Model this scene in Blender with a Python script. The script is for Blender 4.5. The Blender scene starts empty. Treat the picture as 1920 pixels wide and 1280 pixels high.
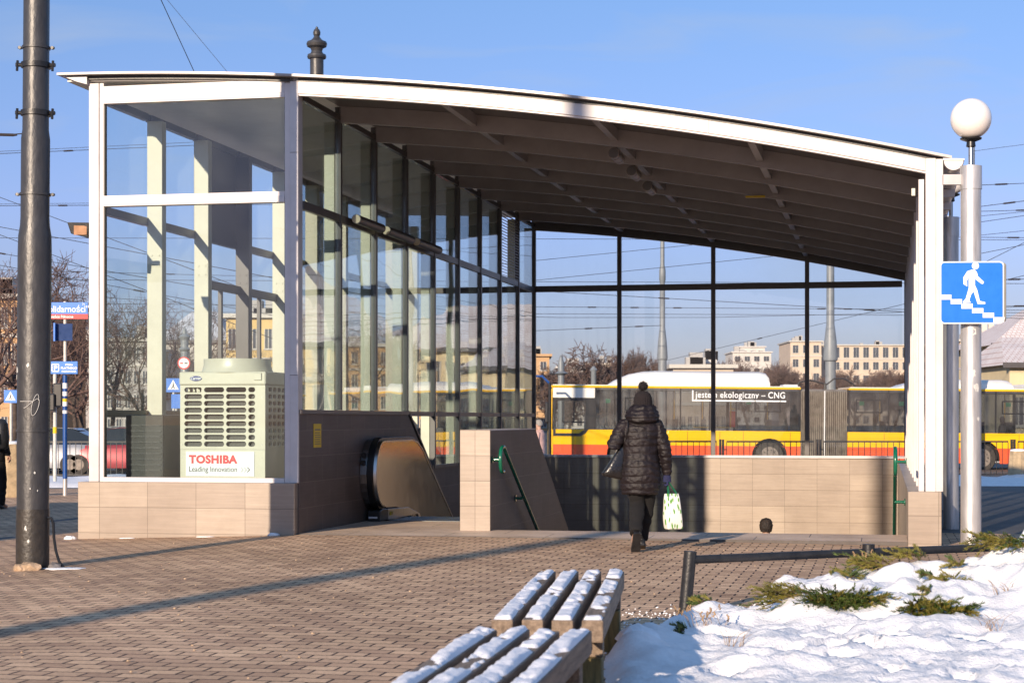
import bpy, bmesh, math, random
from mathutils import Vector, Matrix
random.seed(7)
S = bpy.context.scene
C = S.collection
R = math.radians
TH = R(11.6)                 # pavilion is turned 11.6 degrees to the camera
CT, ST = math.cos(TH), math.sin(TH)
OX, OY = -2.56, 21.6         # front left corner of the opening
CAMH = 1.38

def at(px, py, D):           # photograph pixel + distance -> point (camera frame == world frame)
    return Vector(((px-960)/3400*D, D, CAMH+(785-py)/3400*D))
def B(u, v, w=0.0):          # pavilion frame -> world
    return Vector((OX+u*CT+v*ST, OY-u*ST+v*CT, w))
def sm(a, b, x):
    t = max(0.0, min(1.0, (x-a)/(b-a))); return t*t*(3-2*t)
def gz(X, Y):                # gentle fall of the ground
    z = -0.03*min(4.0, max(0.0, -(X+2.5))) - 0.008*min(6, max(0.0, X))
    z = z*(1-sm(26, 60, Y)) - 0.36*sm(34, 52, Y)
    return z

# ---------------------------------------------------------------- materials
MATS = {}
def nodes(name):
    m = bpy.data.materials.new(name); m.use_nodes = True
    nt = m.node_tree; nt.nodes.clear()
    out = nt.nodes.new('ShaderNodeOutputMaterial')
    return m, nt, nt.nodes, nt.links, out
def col4(c): return (c[0], c[1], c[2], 1)
def M(name, col, rough=.6, metal=0, var=.12, scale=6, bump=0, bscale=40, coord='Object', stretch=None, spec=.5, col2=None, coat=0, detail=4):
    if name in MATS: return MATS[name]
    m, nt, N, L, out = nodes(name)
    b = N.new('ShaderNodeBsdfPrincipled'); L.new(b.outputs[0], out.inputs[0])
    b.inputs['Roughness'].default_value = rough; b.inputs['Metallic'].default_value = metal
    b.inputs['Specular IOR Level'].default_value = spec
    b.inputs['Coat Weight'].default_value = coat
    tc = N.new('ShaderNodeTexCoord'); mp = N.new('ShaderNodeMapping')
    L.new(tc.outputs[coord], mp.inputs[0])
    if stretch: mp.inputs['Scale'].default_value = stretch
    n = N.new('ShaderNodeTexNoise'); n.inputs['Scale'].default_value = scale; n.inputs['Detail'].default_value = detail
    n.inputs['Roughness'].default_value = .65
    L.new(mp.outputs[0], n.inputs[0])
    r = N.new('ShaderNodeValToRGB'); L.new(n.outputs['Fac'], r.inputs[0])
    c2 = col2 if col2 else tuple(max(0, x*(1-2*var)) for x in col)
    c1 = col if col2 else tuple(min(1, x*(1+var)) for x in col)
    r.color_ramp.elements[0].position = .3; r.color_ramp.elements[1].position = .7
    r.color_ramp.elements[0].color = col4(c2); r.color_ramp.elements[1].color = col4(c1)
    L.new(r.outputs[0], b.inputs['Base Color'])
    mr = N.new('ShaderNodeMapRange'); L.new(n.outputs['Fac'], mr.inputs[0])
    mr.inputs['To Min'].default_value = max(.02, rough-.08); mr.inputs['To Max'].default_value = min(1, rough+.08)
    L.new(mr.outputs[0], b.inputs['Roughness'])
    if bump:
        n2 = N.new('ShaderNodeTexNoise'); n2.inputs['Scale'].default_value = bscale; n2.inputs['Detail'].default_value = 5
        L.new(mp.outputs[0], n2.inputs[0])
        bp = N.new('ShaderNodeBump'); bp.inputs['Strength'].default_value = bump; bp.inputs['Distance'].default_value = .01
        L.new(n2.outputs['Fac'], bp.inputs['Height']); L.new(bp.outputs[0], b.inputs['Normal'])
    MATS[name] = m
    return m
def glass(name, tint=(.93,.97,.96), refl=1.0, base=.03, wav=.0, dirt=.03):
    m, nt, N, L, out = nodes(name)
    tr = N.new('ShaderNodeBsdfTransparent'); tr.inputs[0].default_value = col4(tint)
    gl = N.new('ShaderNodeBsdfGlossy'); gl.inputs['Roughness'].default_value = .01
    df = N.new('ShaderNodeBsdfDiffuse'); df.inputs[0].default_value = (.6,.6,.58,1)
    lf = N.new('ShaderNodeLayerWeight'); lf.inputs['Blend'].default_value = .5
    pw = N.new('ShaderNodeMath'); pw.operation = 'POWER'; L.new(lf.outputs['Facing'], pw.inputs[0]); pw.inputs[1].default_value = 5
    lw = N.new('ShaderNodeMath'); lw.operation = 'MULTIPLY_ADD'; L.new(pw.outputs[0], lw.inputs[0]); lw.inputs[1].default_value = .96; lw.inputs[2].default_value = .04
    mt = N.new('ShaderNodeMath'); mt.operation = 'MULTIPLY_ADD'; mt.inputs[1].default_value = refl; mt.inputs[2].default_value = base; mt.use_clamp = True
    L.new(lw.outputs[0], mt.inputs[0])
    mx = N.new('ShaderNodeMixShader'); L.new(mt.outputs[0], mx.inputs[0]); L.new(tr.outputs[0], mx.inputs[1]); L.new(gl.outputs[0], mx.inputs[2])
    tc = N.new('ShaderNodeTexCoord'); n = N.new('ShaderNodeTexNoise'); n.inputs['Scale'].default_value = 2.2; n.inputs['Detail'].default_value = 6
    L.new(tc.outputs['Object'], n.inputs[0])
    mr = N.new('ShaderNodeMapRange'); L.new(n.outputs['Fac'], mr.inputs[0]); mr.inputs['From Min'].default_value = .35; mr.inputs['From Max'].default_value = .8
    mr.inputs['To Min'].default_value = 0; mr.inputs['To Max'].default_value = dirt*2.2
    mx2 = N.new('ShaderNodeMixShader'); L.new(mr.outputs[0], mx2.inputs[0]); L.new(mx.outputs[0], mx2.inputs[1]); L.new(df.outputs[0], mx2.inputs[2])
    L.new(mx2.outputs[0], out.inputs[0])
    if wav:
        n2 = N.new('ShaderNodeTexNoise'); n2.inputs['Scale'].default_value = .8; n2.inputs['Detail'].default_value = 1
        L.new(tc.outputs['Object'], n2.inputs[0])
        bp = N.new('ShaderNodeBump'); bp.inputs['Strength'].default_value = wav; bp.inputs['Distance'].default_value = .012
        L.new(n2.outputs['Fac'], bp.inputs['Height']); L.new(bp.outputs[0], gl.inputs['Normal'])
    MATS[name] = m
    return m
def brickmat(name, c1, c2, mortar, bw, bh, ms, rough, offset=.5, coord='Object', var=.3, bump=.5, streak=None, spec=.5, stain=.35, nsc=1.3, msm=.1):
    m, nt, N, L, out = nodes(name)
    b = N.new('ShaderNodeBsdfPrincipled'); L.new(b.outputs[0], out.inputs[0])
    b.inputs['Specular IOR Level'].default_value = spec
    tc = N.new('ShaderNodeTexCoord')
    src = tc.outputs[coord]
    wob = N.new('ShaderNodeTexNoise'); wob.inputs['Scale'].default_value = 6; L.new(src, wob.inputs[0])
    vm = N.new('ShaderNodeVectorMath'); vm.operation = 'MULTIPLY_ADD'
    L.new(wob.outputs['Color'], vm.inputs[0]); w = .012 if streak is None else .0
    vm.inputs[1].default_value = (w, w, 0); L.new(src, vm.inputs[2])
    br = N.new('ShaderNodeTexBrick'); L.new(vm.outputs[0], br.inputs[0])
    br.inputs['Scale'].default_value = 1; br.inputs['Brick Width'].default_value = bw; br.inputs['Row Height'].default_value = bh
    br.inputs['Mortar Size'].default_value = ms; br.inputs['Mortar Smooth'].default_value = msm; br.inputs['Bias'].default_value = 0
    br.offset = offset; br.inputs['Color1'].default_value = col4(c1); br.inputs['Color2'].default_value = col4(c2); br.inputs['Mortar'].default_value = col4(mortar)
    n = N.new('ShaderNodeTexNoise'); n.inputs['Scale'].default_value = nsc; n.inputs['Detail'].default_value = 8; n.inputs['Roughness'].default_value = .65; L.new(src, n.inputs[0])
    r = N.new('ShaderNodeValToRGB'); L.new(n.outputs['Fac'], r.inputs[0])
    k = 1-stain
    r.color_ramp.elements[0].position = .32; r.color_ramp.elements[0].color = (k, k*.97, k*.94, 1)
    r.color_ramp.elements[1].position = .62; r.color_ramp.elements[1].color = (1,1,1,1)
    mul = N.new('ShaderNodeMix'); mul.data_type = 'RGBA'; mul.blend_type = 'MULTIPLY'; mul.inputs[0].default_value = 1
    L.new(br.outputs['Color'], mul.inputs[6]); L.new(r.outputs[0], mul.inputs[7])
    last = mul.outputs[2]
    mp = N.new('ShaderNodeMapping'); L.new(src, mp.inputs[0]); mp.inputs['Scale'].default_value = streak or (30,30,30)
    n3 = N.new('ShaderNodeTexNoise'); n3.inputs['Scale'].default_value = 1; n3.inputs['Detail'].default_value = 6; n3.inputs['Roughness'].default_value = .7; L.new(mp.outputs[0], n3.inputs[0])
    r3 = N.new('ShaderNodeValToRGB'); L.new(n3.outputs['Fac'], r3.inputs[0])
    r3.color_ramp.elements[0].position = .3; r3.color_ramp.elements[0].color = (1-var,)*3+(1,)
    r3.color_ramp.elements[1].position = .7; r3.color_ramp.elements[1].color = (1,1,1,1)
    m3 = N.new('ShaderNodeMix'); m3.data_type = 'RGBA'; m3.blend_type = 'MULTIPLY'; m3.inputs[0].default_value = 1
    L.new(last, m3.inputs[6]); L.new(r3.outputs[0], m3.inputs[7]); L.new(m3.outputs[2], b.inputs['Base Color'])
    b.inputs['Roughness'].default_value = rough
    bp = N.new('ShaderNodeBump'); bp.inputs['Strength'].default_value = bump; bp.inputs['Distance'].default_value = .006; bp.invert = True
    ad = N.new('ShaderNodeMath'); ad.operation = 'MULTIPLY_ADD'; L.new(n3.outputs['Fac'], ad.inputs[0]); ad.inputs[1].default_value = -.35; L.new(br.outputs['Fac'], ad.inputs[2])
    L.new(ad.outputs[0], bp.inputs['Height']); L.new(bp.outputs[0], b.inputs['Normal'])
    MATS[name] = m
    return m

alu   = M('light_grey_aluminium', (.62,.58,.58), .38, .0, .05, 3, .03, 60)
white = M('white_painted_steel', (.57,.55,.56), .35, 0, .07, 3, .02, 30)
dark  = M('dark_brown_grey_paint', (.095,.088,.09), .4, .1, .1, 4)
soff  = M('soffit_grey_sheet', (.35,.325,.325), .45, .0, .08, 2)
cream = M('cream_painted_steel', (.60,.61,.50), .45, 0, .06, 3)
steel = M('brushed_steel', (.42,.41,.40), .3, 1, .08, 30, stretch=(1,1,.05))
polst = M('galvanised_steel', (.62,.60,.59), .38, .6, .16, 14, .05, 90, stretch=(1,1,.12))
black = M('black_rubber', (.012,.012,.013), .35, 0, .1, 10)
blk2  = M('black_painted_metal', (.018,.018,.02), .4, 0, .2, 12, .2, 60)
greyp = M('dark_grey_mast_paint', (.042,.042,.046), .42, 0, .14, 9, .55, 22, spec=.6, stretch=(1,1,.5))
green = M('green_painted_steel', (.004,.12,.065), .22, 0, .08, 12, coat=.5)
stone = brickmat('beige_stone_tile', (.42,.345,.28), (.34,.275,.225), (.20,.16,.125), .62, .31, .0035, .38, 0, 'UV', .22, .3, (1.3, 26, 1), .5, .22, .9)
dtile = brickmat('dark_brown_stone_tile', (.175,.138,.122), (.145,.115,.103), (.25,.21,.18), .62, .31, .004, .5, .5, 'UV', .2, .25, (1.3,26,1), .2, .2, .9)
slabm = brickmat('grey_granite_slab', (.88,.68,.52), (.78,.60,.46), (.12,.10,.09), 1.2, .6, .005, .55, .5, 'Object', .3, .3, (9,60,1), .4, .35, 1.2)
paver = brickmat('brick_red_pavers', (.97,.66,.42), (.62,.40,.26), (.07,.05,.042), .2, .15, .0085, .78, .5, 'Object', .38, 1.0, None, .25, .34, .5, .25)
asph  = M('worn_asphalt', (.075,.072,.072), .75, 0, .25, .7, .4, 60)
snowm = M('settled_snow', (.86,.86,.88), .65, 0, .03, 9, .9, 55, col2=(.72,.72,.74))
gF = glass('front_window_glass', (.90,.95,.955), 1.0, .0, .12, .008)
gO = glass('outer_window_glass', (.985,.99,.99), .3, .0, .05, .004)
gL = glass('side_window_glass', (.88,.94,.94), 1.4, .02, .35, .006)
gB = glass('rear_window_glass', (.95,.97,.98), .7, .0, .05, .006)
whitepl = M('white_plastic', (.78,.77,.74), .3, 0, .03, 8)
blue  = M('sign_blue_film', (.005,.16,.62), .4, 0, .04, 8)
wfilm = M('sign_white_film', (.85,.86,.88), .45, 0, .03, 8)
redp  = M('sign_red_film', (.62,.012,.02), .4, 0, .05, 8)
snowt = M('thin_trodden_snow', (.82,.84,.88), .7, 0, .08, 12, .5, 50)

# ---------------------------------------------------------------- mesh builder
class MB:
    def __init__(s): s.v = []; s.f = []; s.m = []; s.cur = 0
    def quadbox(s, pts):                              # 8 points, bottom loop then top loop
        n = len(s.v); s.v += [tuple(p) for p in pts]
        for f in ((0,3,2,1),(4,5,6,7),(0,1,5,4),(1,2,6,5),(2,3,7,6),(3,0,4,7)): s.f.append(tuple(n+i for i in f)); s.m.append(s.cur)
        return s
    def box(s, x0, x1, y0, y1, z0, z1):
        x0,x1 = min(x0,x1),max(x0,x1); y0,y1 = min(y0,y1),max(y0,y1); z0,z1 = min(z0,z1),max(z0,z1)
        return s.quadbox([(x0,y0,z0),(x1,y0,z0),(x1,y1,z0),(x0,y1,z0),(x0,y0,z1),(x1,y0,z1),(x1,y1,z1),(x0,y1,z1)])
    def loft(s, rings, cap=True):                     # rings: lists of points, same length
        n0 = len(s.v); k = len(rings[0])
        for r in rings: s.v += [tuple(p) for p in r]
        for i in range(len(rings)-1):
            for j in range(k):
                a = n0+i*k+j; b = n0+i*k+(j+1)%k
                s.f.append((a, b, b+k, a+k)); s.m.append(s.cur)
        if cap:
            s.f.append(tuple(n0+j for j in reversed(range(k)))); s.m.append(s.cur)
            s.f.append(tuple(n0+(len(rings)-1)*k+j for j in range(k))); s.m.append(s.cur)
        return s
    def tube(s, pts, rad, n=8, cap=True):
        pts = [Vector(p) for p in pts]
        if not isinstance(rad, (list, tuple)): rad = [rad]*len(pts)
        rings = []; prev = None
        for i, p in enumerate(pts):
            t = (pts[min(i+1, len(pts)-1)]-pts[max(i-1, 0)])
            if t.length < 1e-9: t = Vector((0,0,1))
            t.normalize()
            if prev is None:
                a = Vector((0,0,1)) if abs(t.z) < .9 else Vector((1,0,0))
                e = t.cross(a).normalized()
            else:
                e = (prev - t*prev.dot(t)); e = e.normalized() if e.length > 1e-6 else t.orthogonal().normalized()
            prev = e; g = t.cross(e)
            r = rad[i]; rx, ry = (r if isinstance(r, (tuple, list)) else (r, r))
            rings.append([p+e*math.cos(2*math.pi*j/n)*rx+g*math.sin(2*math.pi*j/n)*ry for j in range(n)])
        return s.loft(rings, cap)
    def lathe(s, prof, c=(0,0), n=24, cap=True):      # prof: (radius, z)
        rings = [[(c[0]+r*math.cos(2*math.pi*j/n), c[1]+r*math.sin(2*math.pi*j/n), z) for j in range(n)] for r, z in prof]
        return s.loft(rings, cap)
    def prism(s, poly, a, b, axis='y'):               # poly in the plane across axis
        def P(p, h):
            return (p[0], h, p[1]) if axis == 'y' else ((h, p[0], p[1]) if axis == 'x' else (p[0], p[1], h))
        ar = sum(poly[i][0]*poly[(i+1)%len(poly)][1]-poly[(i+1)%len(poly)][0]*poly[i][1] for i in range(len(poly)))
        return s.loft([[P(p, a) for p in poly], [P(p, b) for p in poly]])
    def build(s, name, mat, parent=None, smooth=False, bevel=0, seg=2, loc=None, rz=0):
        me = bpy.data.meshes.new(name); me.from_pydata(s.v, [], s.f)
        for mm in (mat if isinstance(mat, (list, tuple)) else [mat]): me.materials.append(mm)
        if any(s.m):
            for p, i in zip(me.polygons, s.m): p.material_index = i
        bm = bmesh.new(); bm.from_mesh(me); bmesh.ops.recalc_face_normals(bm, faces=bm.faces); bm.to_mesh(me); bm.free()
        boxuv(me)
        o = bpy.data.objects.new(name, me); C.objects.link(o)
        if parent: o.parent = parent
        if loc is not None: o.location = loc
        if rz: o.rotation_euler.z = rz
        if smooth: shade(me, smooth)
        if bevel:
            b = o.modifiers.new('bevel', 'BEVEL'); b.width = bevel; b.segments = seg; b.limit_method = 'ANGLE'; b.angle_limit = R(40)
        return o
def boxuv(me):
    uv = me.uv_layers.new(name='UVMap')
    for p in me.polygons:
        n = p.normal; ax = max(range(3), key=lambda i: abs(n[i]))
        for li in p.loop_indices:
            c = me.vertices[me.loops[li].vertex_index].co
            uv.data[li].uv = (c.y, c.z) if ax == 0 else ((c.x, c.z) if ax == 1 else (c.x, c.y))
def shade(me, ang=True):
    me.polygons.foreach_set('use_smooth', [True]*len(me.polygons))
    if ang is not True and ang != 180:
        me.set_sharp_from_angle(angle=R(ang))
    elif ang is True:
        me.set_sharp_from_angle(angle=R(38))
def tag(o, label=None, cat=None, group=None, kind=None):
    if label: o['label'] = label
    if cat: o['category'] = cat
    if group: o['group'] = group
    if kind: o['kind'] = kind
    return o
def empty(name, loc=(0,0,0), rz=0, label=None, cat=None, group=None):
    o = bpy.data.objects.new(name, None); C.objects.link(o); o.location = loc; o.rotation_euler.z = rz
    o.empty_display_size = .2
    return tag(o, label, cat, group)
def copy_tree(o, parent=None):
    c = o.copy(); C.objects.link(c); c.parent = parent
    for ch in list(o.children): copy_tree(ch, c)
    return c
def curve_mesh(cu):
    o = bpy.data.objects.new('tmp', cu); C.objects.link(o)
    bpy.context.view_layer.update()
    me = bpy.data.meshes.new_from_object(o.evaluated_get(bpy.context.evaluated_depsgraph_get()))
    bpy.data.objects.remove(o); return me
def text(body, size, mat, parent, loc, rot=(math.pi/2,0,0), ext=.002, bold=0.0, align='LEFT', sx=1.0, name='lettering', space=1.0, shear=0):
    cu = bpy.data.curves.new('t', 'FONT'); cu.body = body; cu.size = size; cu.extrude = ext; cu.offset = bold
    cu.align_x = align; cu.space_character = space; cu.shear = shear; cu.resolution_u = 4
    me = curve_mesh(cu); me.materials.clear(); me.materials.append(mat); me.name = name
    o = bpy.data.objects.new(name, me); C.objects.link(o); o.parent = parent; o.location = loc; o.rotation_euler = rot; o.scale = (sx,1,1)
    return o
def plate(outer, holes, t):       # flat plate in xz with real holes; returns mesh (front at y=-t/2)
    cu = bpy.data.curves.new('p', 'CURVE'); cu.dimensions = '2D'; cu.fill_mode = 'BOTH'; cu.extrude = t/2
    for poly in [outer]+holes:
        sp = cu.splines.new('POLY'); sp.points.add(len(poly)-1); sp.use_cyclic_u = True
        for i, p in enumerate(poly): sp.points[i].co = (p[0], p[1], 0, 1)
    me = curve_mesh(cu); me.transform(Matrix.Rotation(math.pi/2, 4, 'X')); return me
def meshobj(name, me, mat, parent=None, loc=(0,0,0), rot=(0,0,0)):
    me.materials.clear(); me.materials.append(mat); me.name = name
    if not me.uv_layers: boxuv(me)
    o = bpy.data.objects.new(name, me); C.objects.link(o); o.parent = parent; o.location = loc; o.rotation_euler = rot; return o
def rrect(x0, x1, z0, z1, r, n=5):
    pts = []
    for cx, cz, a0 in ((x1-r, z1-r, 0), (x0+r, z1-r, 90), (x0+r, z0+r, 180), (x1-r, z0+r, 270)):
        for i in range(n+1):
            a = R(a0+90*i/n); pts.append((cx+r*math.cos(a), cz+r*math.sin(a)))
    return pts
def remesh(mb, voxel, smooth_it=4, disp=None):
    me = bpy.data.meshes.new('r'); me.from_pydata(mb.v, [], mb.f)
    bm = bmesh.new(); bm.from_mesh(me); bmesh.ops.recalc_face_normals(bm, faces=bm.faces); bm.to_mesh(me); bm.free()
    o = bpy.data.objects.new('r', me); C.objects.link(o)
    r = o.modifiers.new('r', 'REMESH'); r.mode = 'VOXEL'; r.voxel_size = voxel
    s = o.modifiers.new('s', 'SMOOTH'); s.iterations = smooth_it; s.factor = .6
    bpy.context.view_layer.update()
    out = bpy.data.meshes.new_from_object(o.evaluated_get(bpy.context.evaluated_depsgraph_get()))
    bpy.data.objects.remove(o)
    if disp:
        nn = [v.normal.copy() for v in out.vertices]
        for v, n in zip(out.vertices, nn): v.co += n*disp(v.co, n)
    out.polygons.foreach_set('use_smooth', [True]*len(out.polygons))
    return out

# ---------------------------------------------------------------- camera, light, sky
cam = bpy.data.cameras.new('camera'); co = bpy.data.objects.new('camera', cam); C.objects.link(co); S.camera = co
co.location = (0,0,CAMH); co.rotation_euler = (math.pi/2,0,0)
cam.sensor_width = 36; cam.lens = 3400/1920*36; cam.shift_y = (785-640)/1920; cam.clip_end = 4000; cam.clip_start = .1
cam.dof.use_dof = True; cam.dof.focus_distance = 20.5; cam.dof.aperture_fstop = 5.6
AZ, EL = R(24.6), R(15.2)
sun = bpy.data.lights.new('sun', 'SUN'); sun.energy = 4.8; sun.angle = R(.53); sun.color = (1,.80,.60)
so = bpy.data.objects.new('sun', sun); C.objects.link(so)
d = Vector((math.sin(AZ)*math.cos(EL), math.cos(AZ)*math.cos(EL), -math.sin(EL)))
so.rotation_euler = d.to_track_quat('-Z', 'Y').to_euler()
w = bpy.data.worlds.new('World'); S.world = w; w.use_nodes = True
nt = w.node_tree; bg = nt.nodes['Background']
sk = nt.nodes.new('ShaderNodeTexSky'); sk.sky_type = 'NISHITA'; sk.sun_disc = False; sk.sun_elevation = EL
sk.sun_rotation = math.atan2(-d.x, -d.y)     # azimuth from +Y, clockwise
sk.air_density = 1.0; sk.dust_density = .15; sk.ozone_density = 4.5; sk.altitude = 100
bg.inputs[1].default_value = .15
tcw = nt.nodes.new('ShaderNodeTexCoord'); sx_ = nt.nodes.new('ShaderNodeSeparateXYZ'); nt.links.new(tcw.outputs['Generated'], sx_.inputs[0])
rw = nt.nodes.new('ShaderNodeValToRGB'); nt.links.new(sx_.outputs[2], rw.inputs[0])
el_ = rw.color_ramp.elements; el_[0].position = .0; el_[0].color = (.38,.31,.38,1); el_[1].position = .24; el_[1].color = (.73,.65,.70,1)
e2 = el_.new(.11); e2.color = (.68,.52,.655,1)
e3 = el_.new(.6); e3.color = (1.65,1.45,1.25,1)
mw = nt.nodes.new('ShaderNodeMix'); mw.data_type = 'RGBA'; mw.blend_type = 'MULTIPLY'; mw.inputs[0].default_value = 1; mw.clamp_result = False
nt.links.new(sk.outputs[0], mw.inputs[6]); nt.links.new(rw.outputs[0], mw.inputs[7])
# faint thin cloud wisps
nw = nt.nodes.new('ShaderNodeTexNoise'); mpw = nt.nodes.new('ShaderNodeMapping'); mpw.inputs['Scale'].default_value = (3,3,16); mpw.inputs['Rotation'].default_value = (.3,.15,0)
nt.links.new(tcw.outputs['Generated'], mpw.inputs[0]); nt.links.new(mpw.outputs[0], nw.inputs[0]); nw.inputs['Scale'].default_value = 2.2; nw.inputs['Detail'].default_value = 7; nw.inputs['Distortion'].default_value = .6
rc = nt.nodes.new('ShaderNodeMapRange'); nt.links.new(nw.outputs['Fac'], rc.inputs[0]); rc.inputs['From Min'].default_value = .50; rc.inputs['From Max'].default_value = .78; rc.inputs['To Max'].default_value = .5
mc = nt.nodes.new('ShaderNodeMix'); mc.data_type = 'RGBA'; mc.clamp_result = False; nt.links.new(rc.outputs[0], mc.inputs[0]); nt.links.new(mw.outputs[2], mc.inputs[6]); mc.inputs[7].default_value = (2.2,2.6,3.3,1)
hs = nt.nodes.new('ShaderNodeVectorMath'); hs.operation = 'SCALE'; hs.inputs[3].default_value = 1.0
nt.links.new(mc.outputs[2], hs.inputs[0]); nt.links.new(hs.outputs[0], bg.inputs[0])
S.view_settings.view_transform = 'Standard'; S.view_settings.look = 'None'; S.view_settings.gamma = 1; S.view_settings.exposure = .5
S.cycles.max_bounces = 10; S.cycles.transparent_max_bounces = 40; S.cycles.use_denoising = True
S.cycles.sample_clamp_indirect = 6; S.cycles.caustics_reflective = False; S.cycles.caustics_refractive = False
# ================================================================ GROUND
def sheet(name, us, vs, mat, dz=0.0, hole=None, skip=None, kind='structure'):
    mb = MB(); idx = {}
    for i, u in enumerate(us):
        for j, v in enumerate(vs):
            p = B(u, v); idx[i,j] = len(mb.v); mb.v.append((u, v, gz(p.x, p.y)+dz))
    for i in range(len(us)-1):
        for j in range(len(vs)-1):
            cu, cv = (us[i]+us[i+1])/2, (vs[j]+vs[j+1])/2
            if hole and hole(cu, cv): continue
            mb.f.append((idx[i,j], idx[i+1,j], idx[i+1,j+1], idx[i,j+1])); mb.m.append(0)
    o = mb.build(name, mat, None, loc=(OX,OY,0), rz=-TH); shade(o.data, 180)
    return tag(o, kind=kind)
def rng(a, b, s): return [a+i*s for i in range(int(round((b-a)/s))+1)]
us = [-1500,-600,-250,-120,-70,-45] + rng(-30,-3,1.5) + [-1.5,0,1.75,2.125,3.6,5.4,7.11,8,10,12,15,20,26,34,45,60,80,120,250,600,1500]
vs = [-300,-100,-50,-30] + rng(-24,-2,2) + [-1,0,1.25,2.6,5,7.5,10,12.5,14.9,17,19,21,23,25,27,29,31,34,38,42,50,60,80,120,250,600,1800]
hole = lambda u, v: 0 < u < 7.11 and 0 < v < 14.9
sheet('ground', us, vs, asph, -.004, hole)
pu = [-30,-20,-14] + rng(-12,-3,1) + [-1.5,0,1.75,2.125,3.6,5.4,7.11,8,9,10,12,15,20,30]
pv = rng(-30,-2,2) + [-1,0,1.25,2.6,5,7.5,10,12.5,14.9,17]
sheet('pavement', pu, pv, paver, .004, lambda u, v: (0 < u < 7.11 and v > 0) or (u > 7.1 and v > 3) )
# granite landing at the head of stairs and escalator
mb = MB(); mb.box(0,7.11,0,1.25,-.3,.012); mb.build('landing_slab', slabm, loc=(OX,OY,0), rz=-TH, bevel=.004)['kind'] = 'structure'
mb = MB(); mb.box(0.0,1.75,1.2535,2.9,-.3,.0095); tag(mb.build('escalator_landing', slabm, loc=(OX,OY,0), rz=-TH), kind='structure')
# road, snow strips
def flat(name, x0, x1, y0, y1, mat, dz, nx=30, ny=8, bump=0, seed=0, kind='structure', edge=0):
    rnd = random.Random(seed); mb = MB()
    for j in range(ny+1):
        for i in range(nx+1):
            X = x0+(x1-x0)*i/nx; Y = y0+(y1-y0)*j/ny
            e = min(1, min(j, ny-j)/1.5) if bump else 1
            h = dz+bump*e*(rnd.random()**1.5)*1.4 - (0.03 if bump and e == 0 else 0)
            mb.v.append((X, Y+(rnd.uniform(-edge,edge) if edge and 0 < i < nx else 0), gz(X, Y)+h))
    for j in range(ny):
        for i in range(nx):
            a = j*(nx+1)+i; mb.f.append((a,a+1,a+nx+2,a+nx+1)); mb.m.append(0)
    o = mb.build(name, mat); shade(o.data, 180)
    if bump:
        s = o.modifiers.new('s','SUBSURF'); s.levels = 1; s.render_levels = 1
    return tag(o, kind=kind)
roadm = M('road_asphalt', (.10,.095,.095), .7, 0, .2, .5, .3, 60)
flat('road', -160, 160, 52.5, 70, roadm, .012, 40, 12)
flat('snow_strip', -60, 60, 42.5, 51.5, snowm, .02, 260, 18, .20, 3, edge=.25)
# ================================================================ PAVILION
PW = 7.11
pav = empty('station_entrance', (OX,OY,0), -TH, 'glass and steel underground station entrance pavilion with curved sloping roof', 'station entrance')
def top(u): return 5.462-.075*u-.0108*u*u
US = [-3.0+10.56*i/40 for i in range(41)]
def curved(name, u0, u1, za, zb, v0, v1, mat, n=24, parent=pav, **k):
    mb = MB(); rings = []
    for i in range(n+1):
        u = u0+(u1-u0)*i/n; z = top(u); rings.append([(u,v0,z+za),(u,v1,z+za),(u,v1,z+zb),(u,v0,z+zb)])
    return mb.loft(rings).build(name, mat, parent, **k)
LEN = 14.85
PIT = LEN/9
roofm = M('roof_edge_sheet', (.30,.28,.28), .4, .3, .1, 4)
roof = curved('roof', -3.02, 7.58, -.028, 0, -.13, LEN+.3, roofm, 40)
curved('edge_gap', -2.9, 7.5, -.072, -.0285, -.02, .015, blk2, 40, roof)
curved('soffit', .012, 7.45, -.085, -.0285, .02, LEN+.1, M('deck_sheet_dark', (.15,.14,.14), .5, 0, .1, 2), 36, roof)
curved('soffit', -2.95, .01, -.085, -.0285, .02, LEN+.1, M('bounce_lit_soffit', (.74,.72,.69), .6, 0, .05, 2), 16, roof)  # same soffit, coloured paler over the machine room for bounced sunlight
curved('front_fascia', .022, 7.30, -.215, -.0725, -.03, .08, white, 30, roof, bevel=.004)
for u in (2.45,4.9):
    z = top(u); MB().box(u-.003,u+.003,-.0325,-.0302,z-.214,z-.075).build('panel_joint', dark, roof)
for z_ in (1.9,4.55):
    MB().box(-.083,.019,-.0225,-.0202,z_-.003,z_+.003).build('panel_joint', dark, pav)
curved('fascia_trim', .022, 7.30, -.236, -.2155, -.012, .07, alu, 30, roof)
mb = MB(); mb.quadbox([(-2.80,-.06,5.49),(-2.66,-.06,5.45),(-2.66,.3,5.45),(-2.80,.3,5.49),(-2.95,-.06,5.55),(-2.66,-.06,5.545),(-2.66,.3,5.545),(-2.95,.3,5.55)]); mb.build('eaves_bracket', alu, pav)
curved('rear_fascia', .0, 7.30, -.33, -.09, LEN-.06, LEN+.06, dark, 30, roof)
for k in range(1, 9):
    curved('ceiling_beam', .03, 7.28, -.30, -.088, k*PIT-.035, k*PIT+.035, soff, 28)
    # bottom flange
for u in (1.79, 3.58, 5.37):
    for k in range(9):
        a = .085 if k == 0 else k*PIT+.036
        b = (k+1)*PIT-(.036 if k < 8 else .062)
        z = top(u); MB().box(u-.04,u+.04,a,b,z-.235,z-.09).build('purlin', soff, pav)
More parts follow.
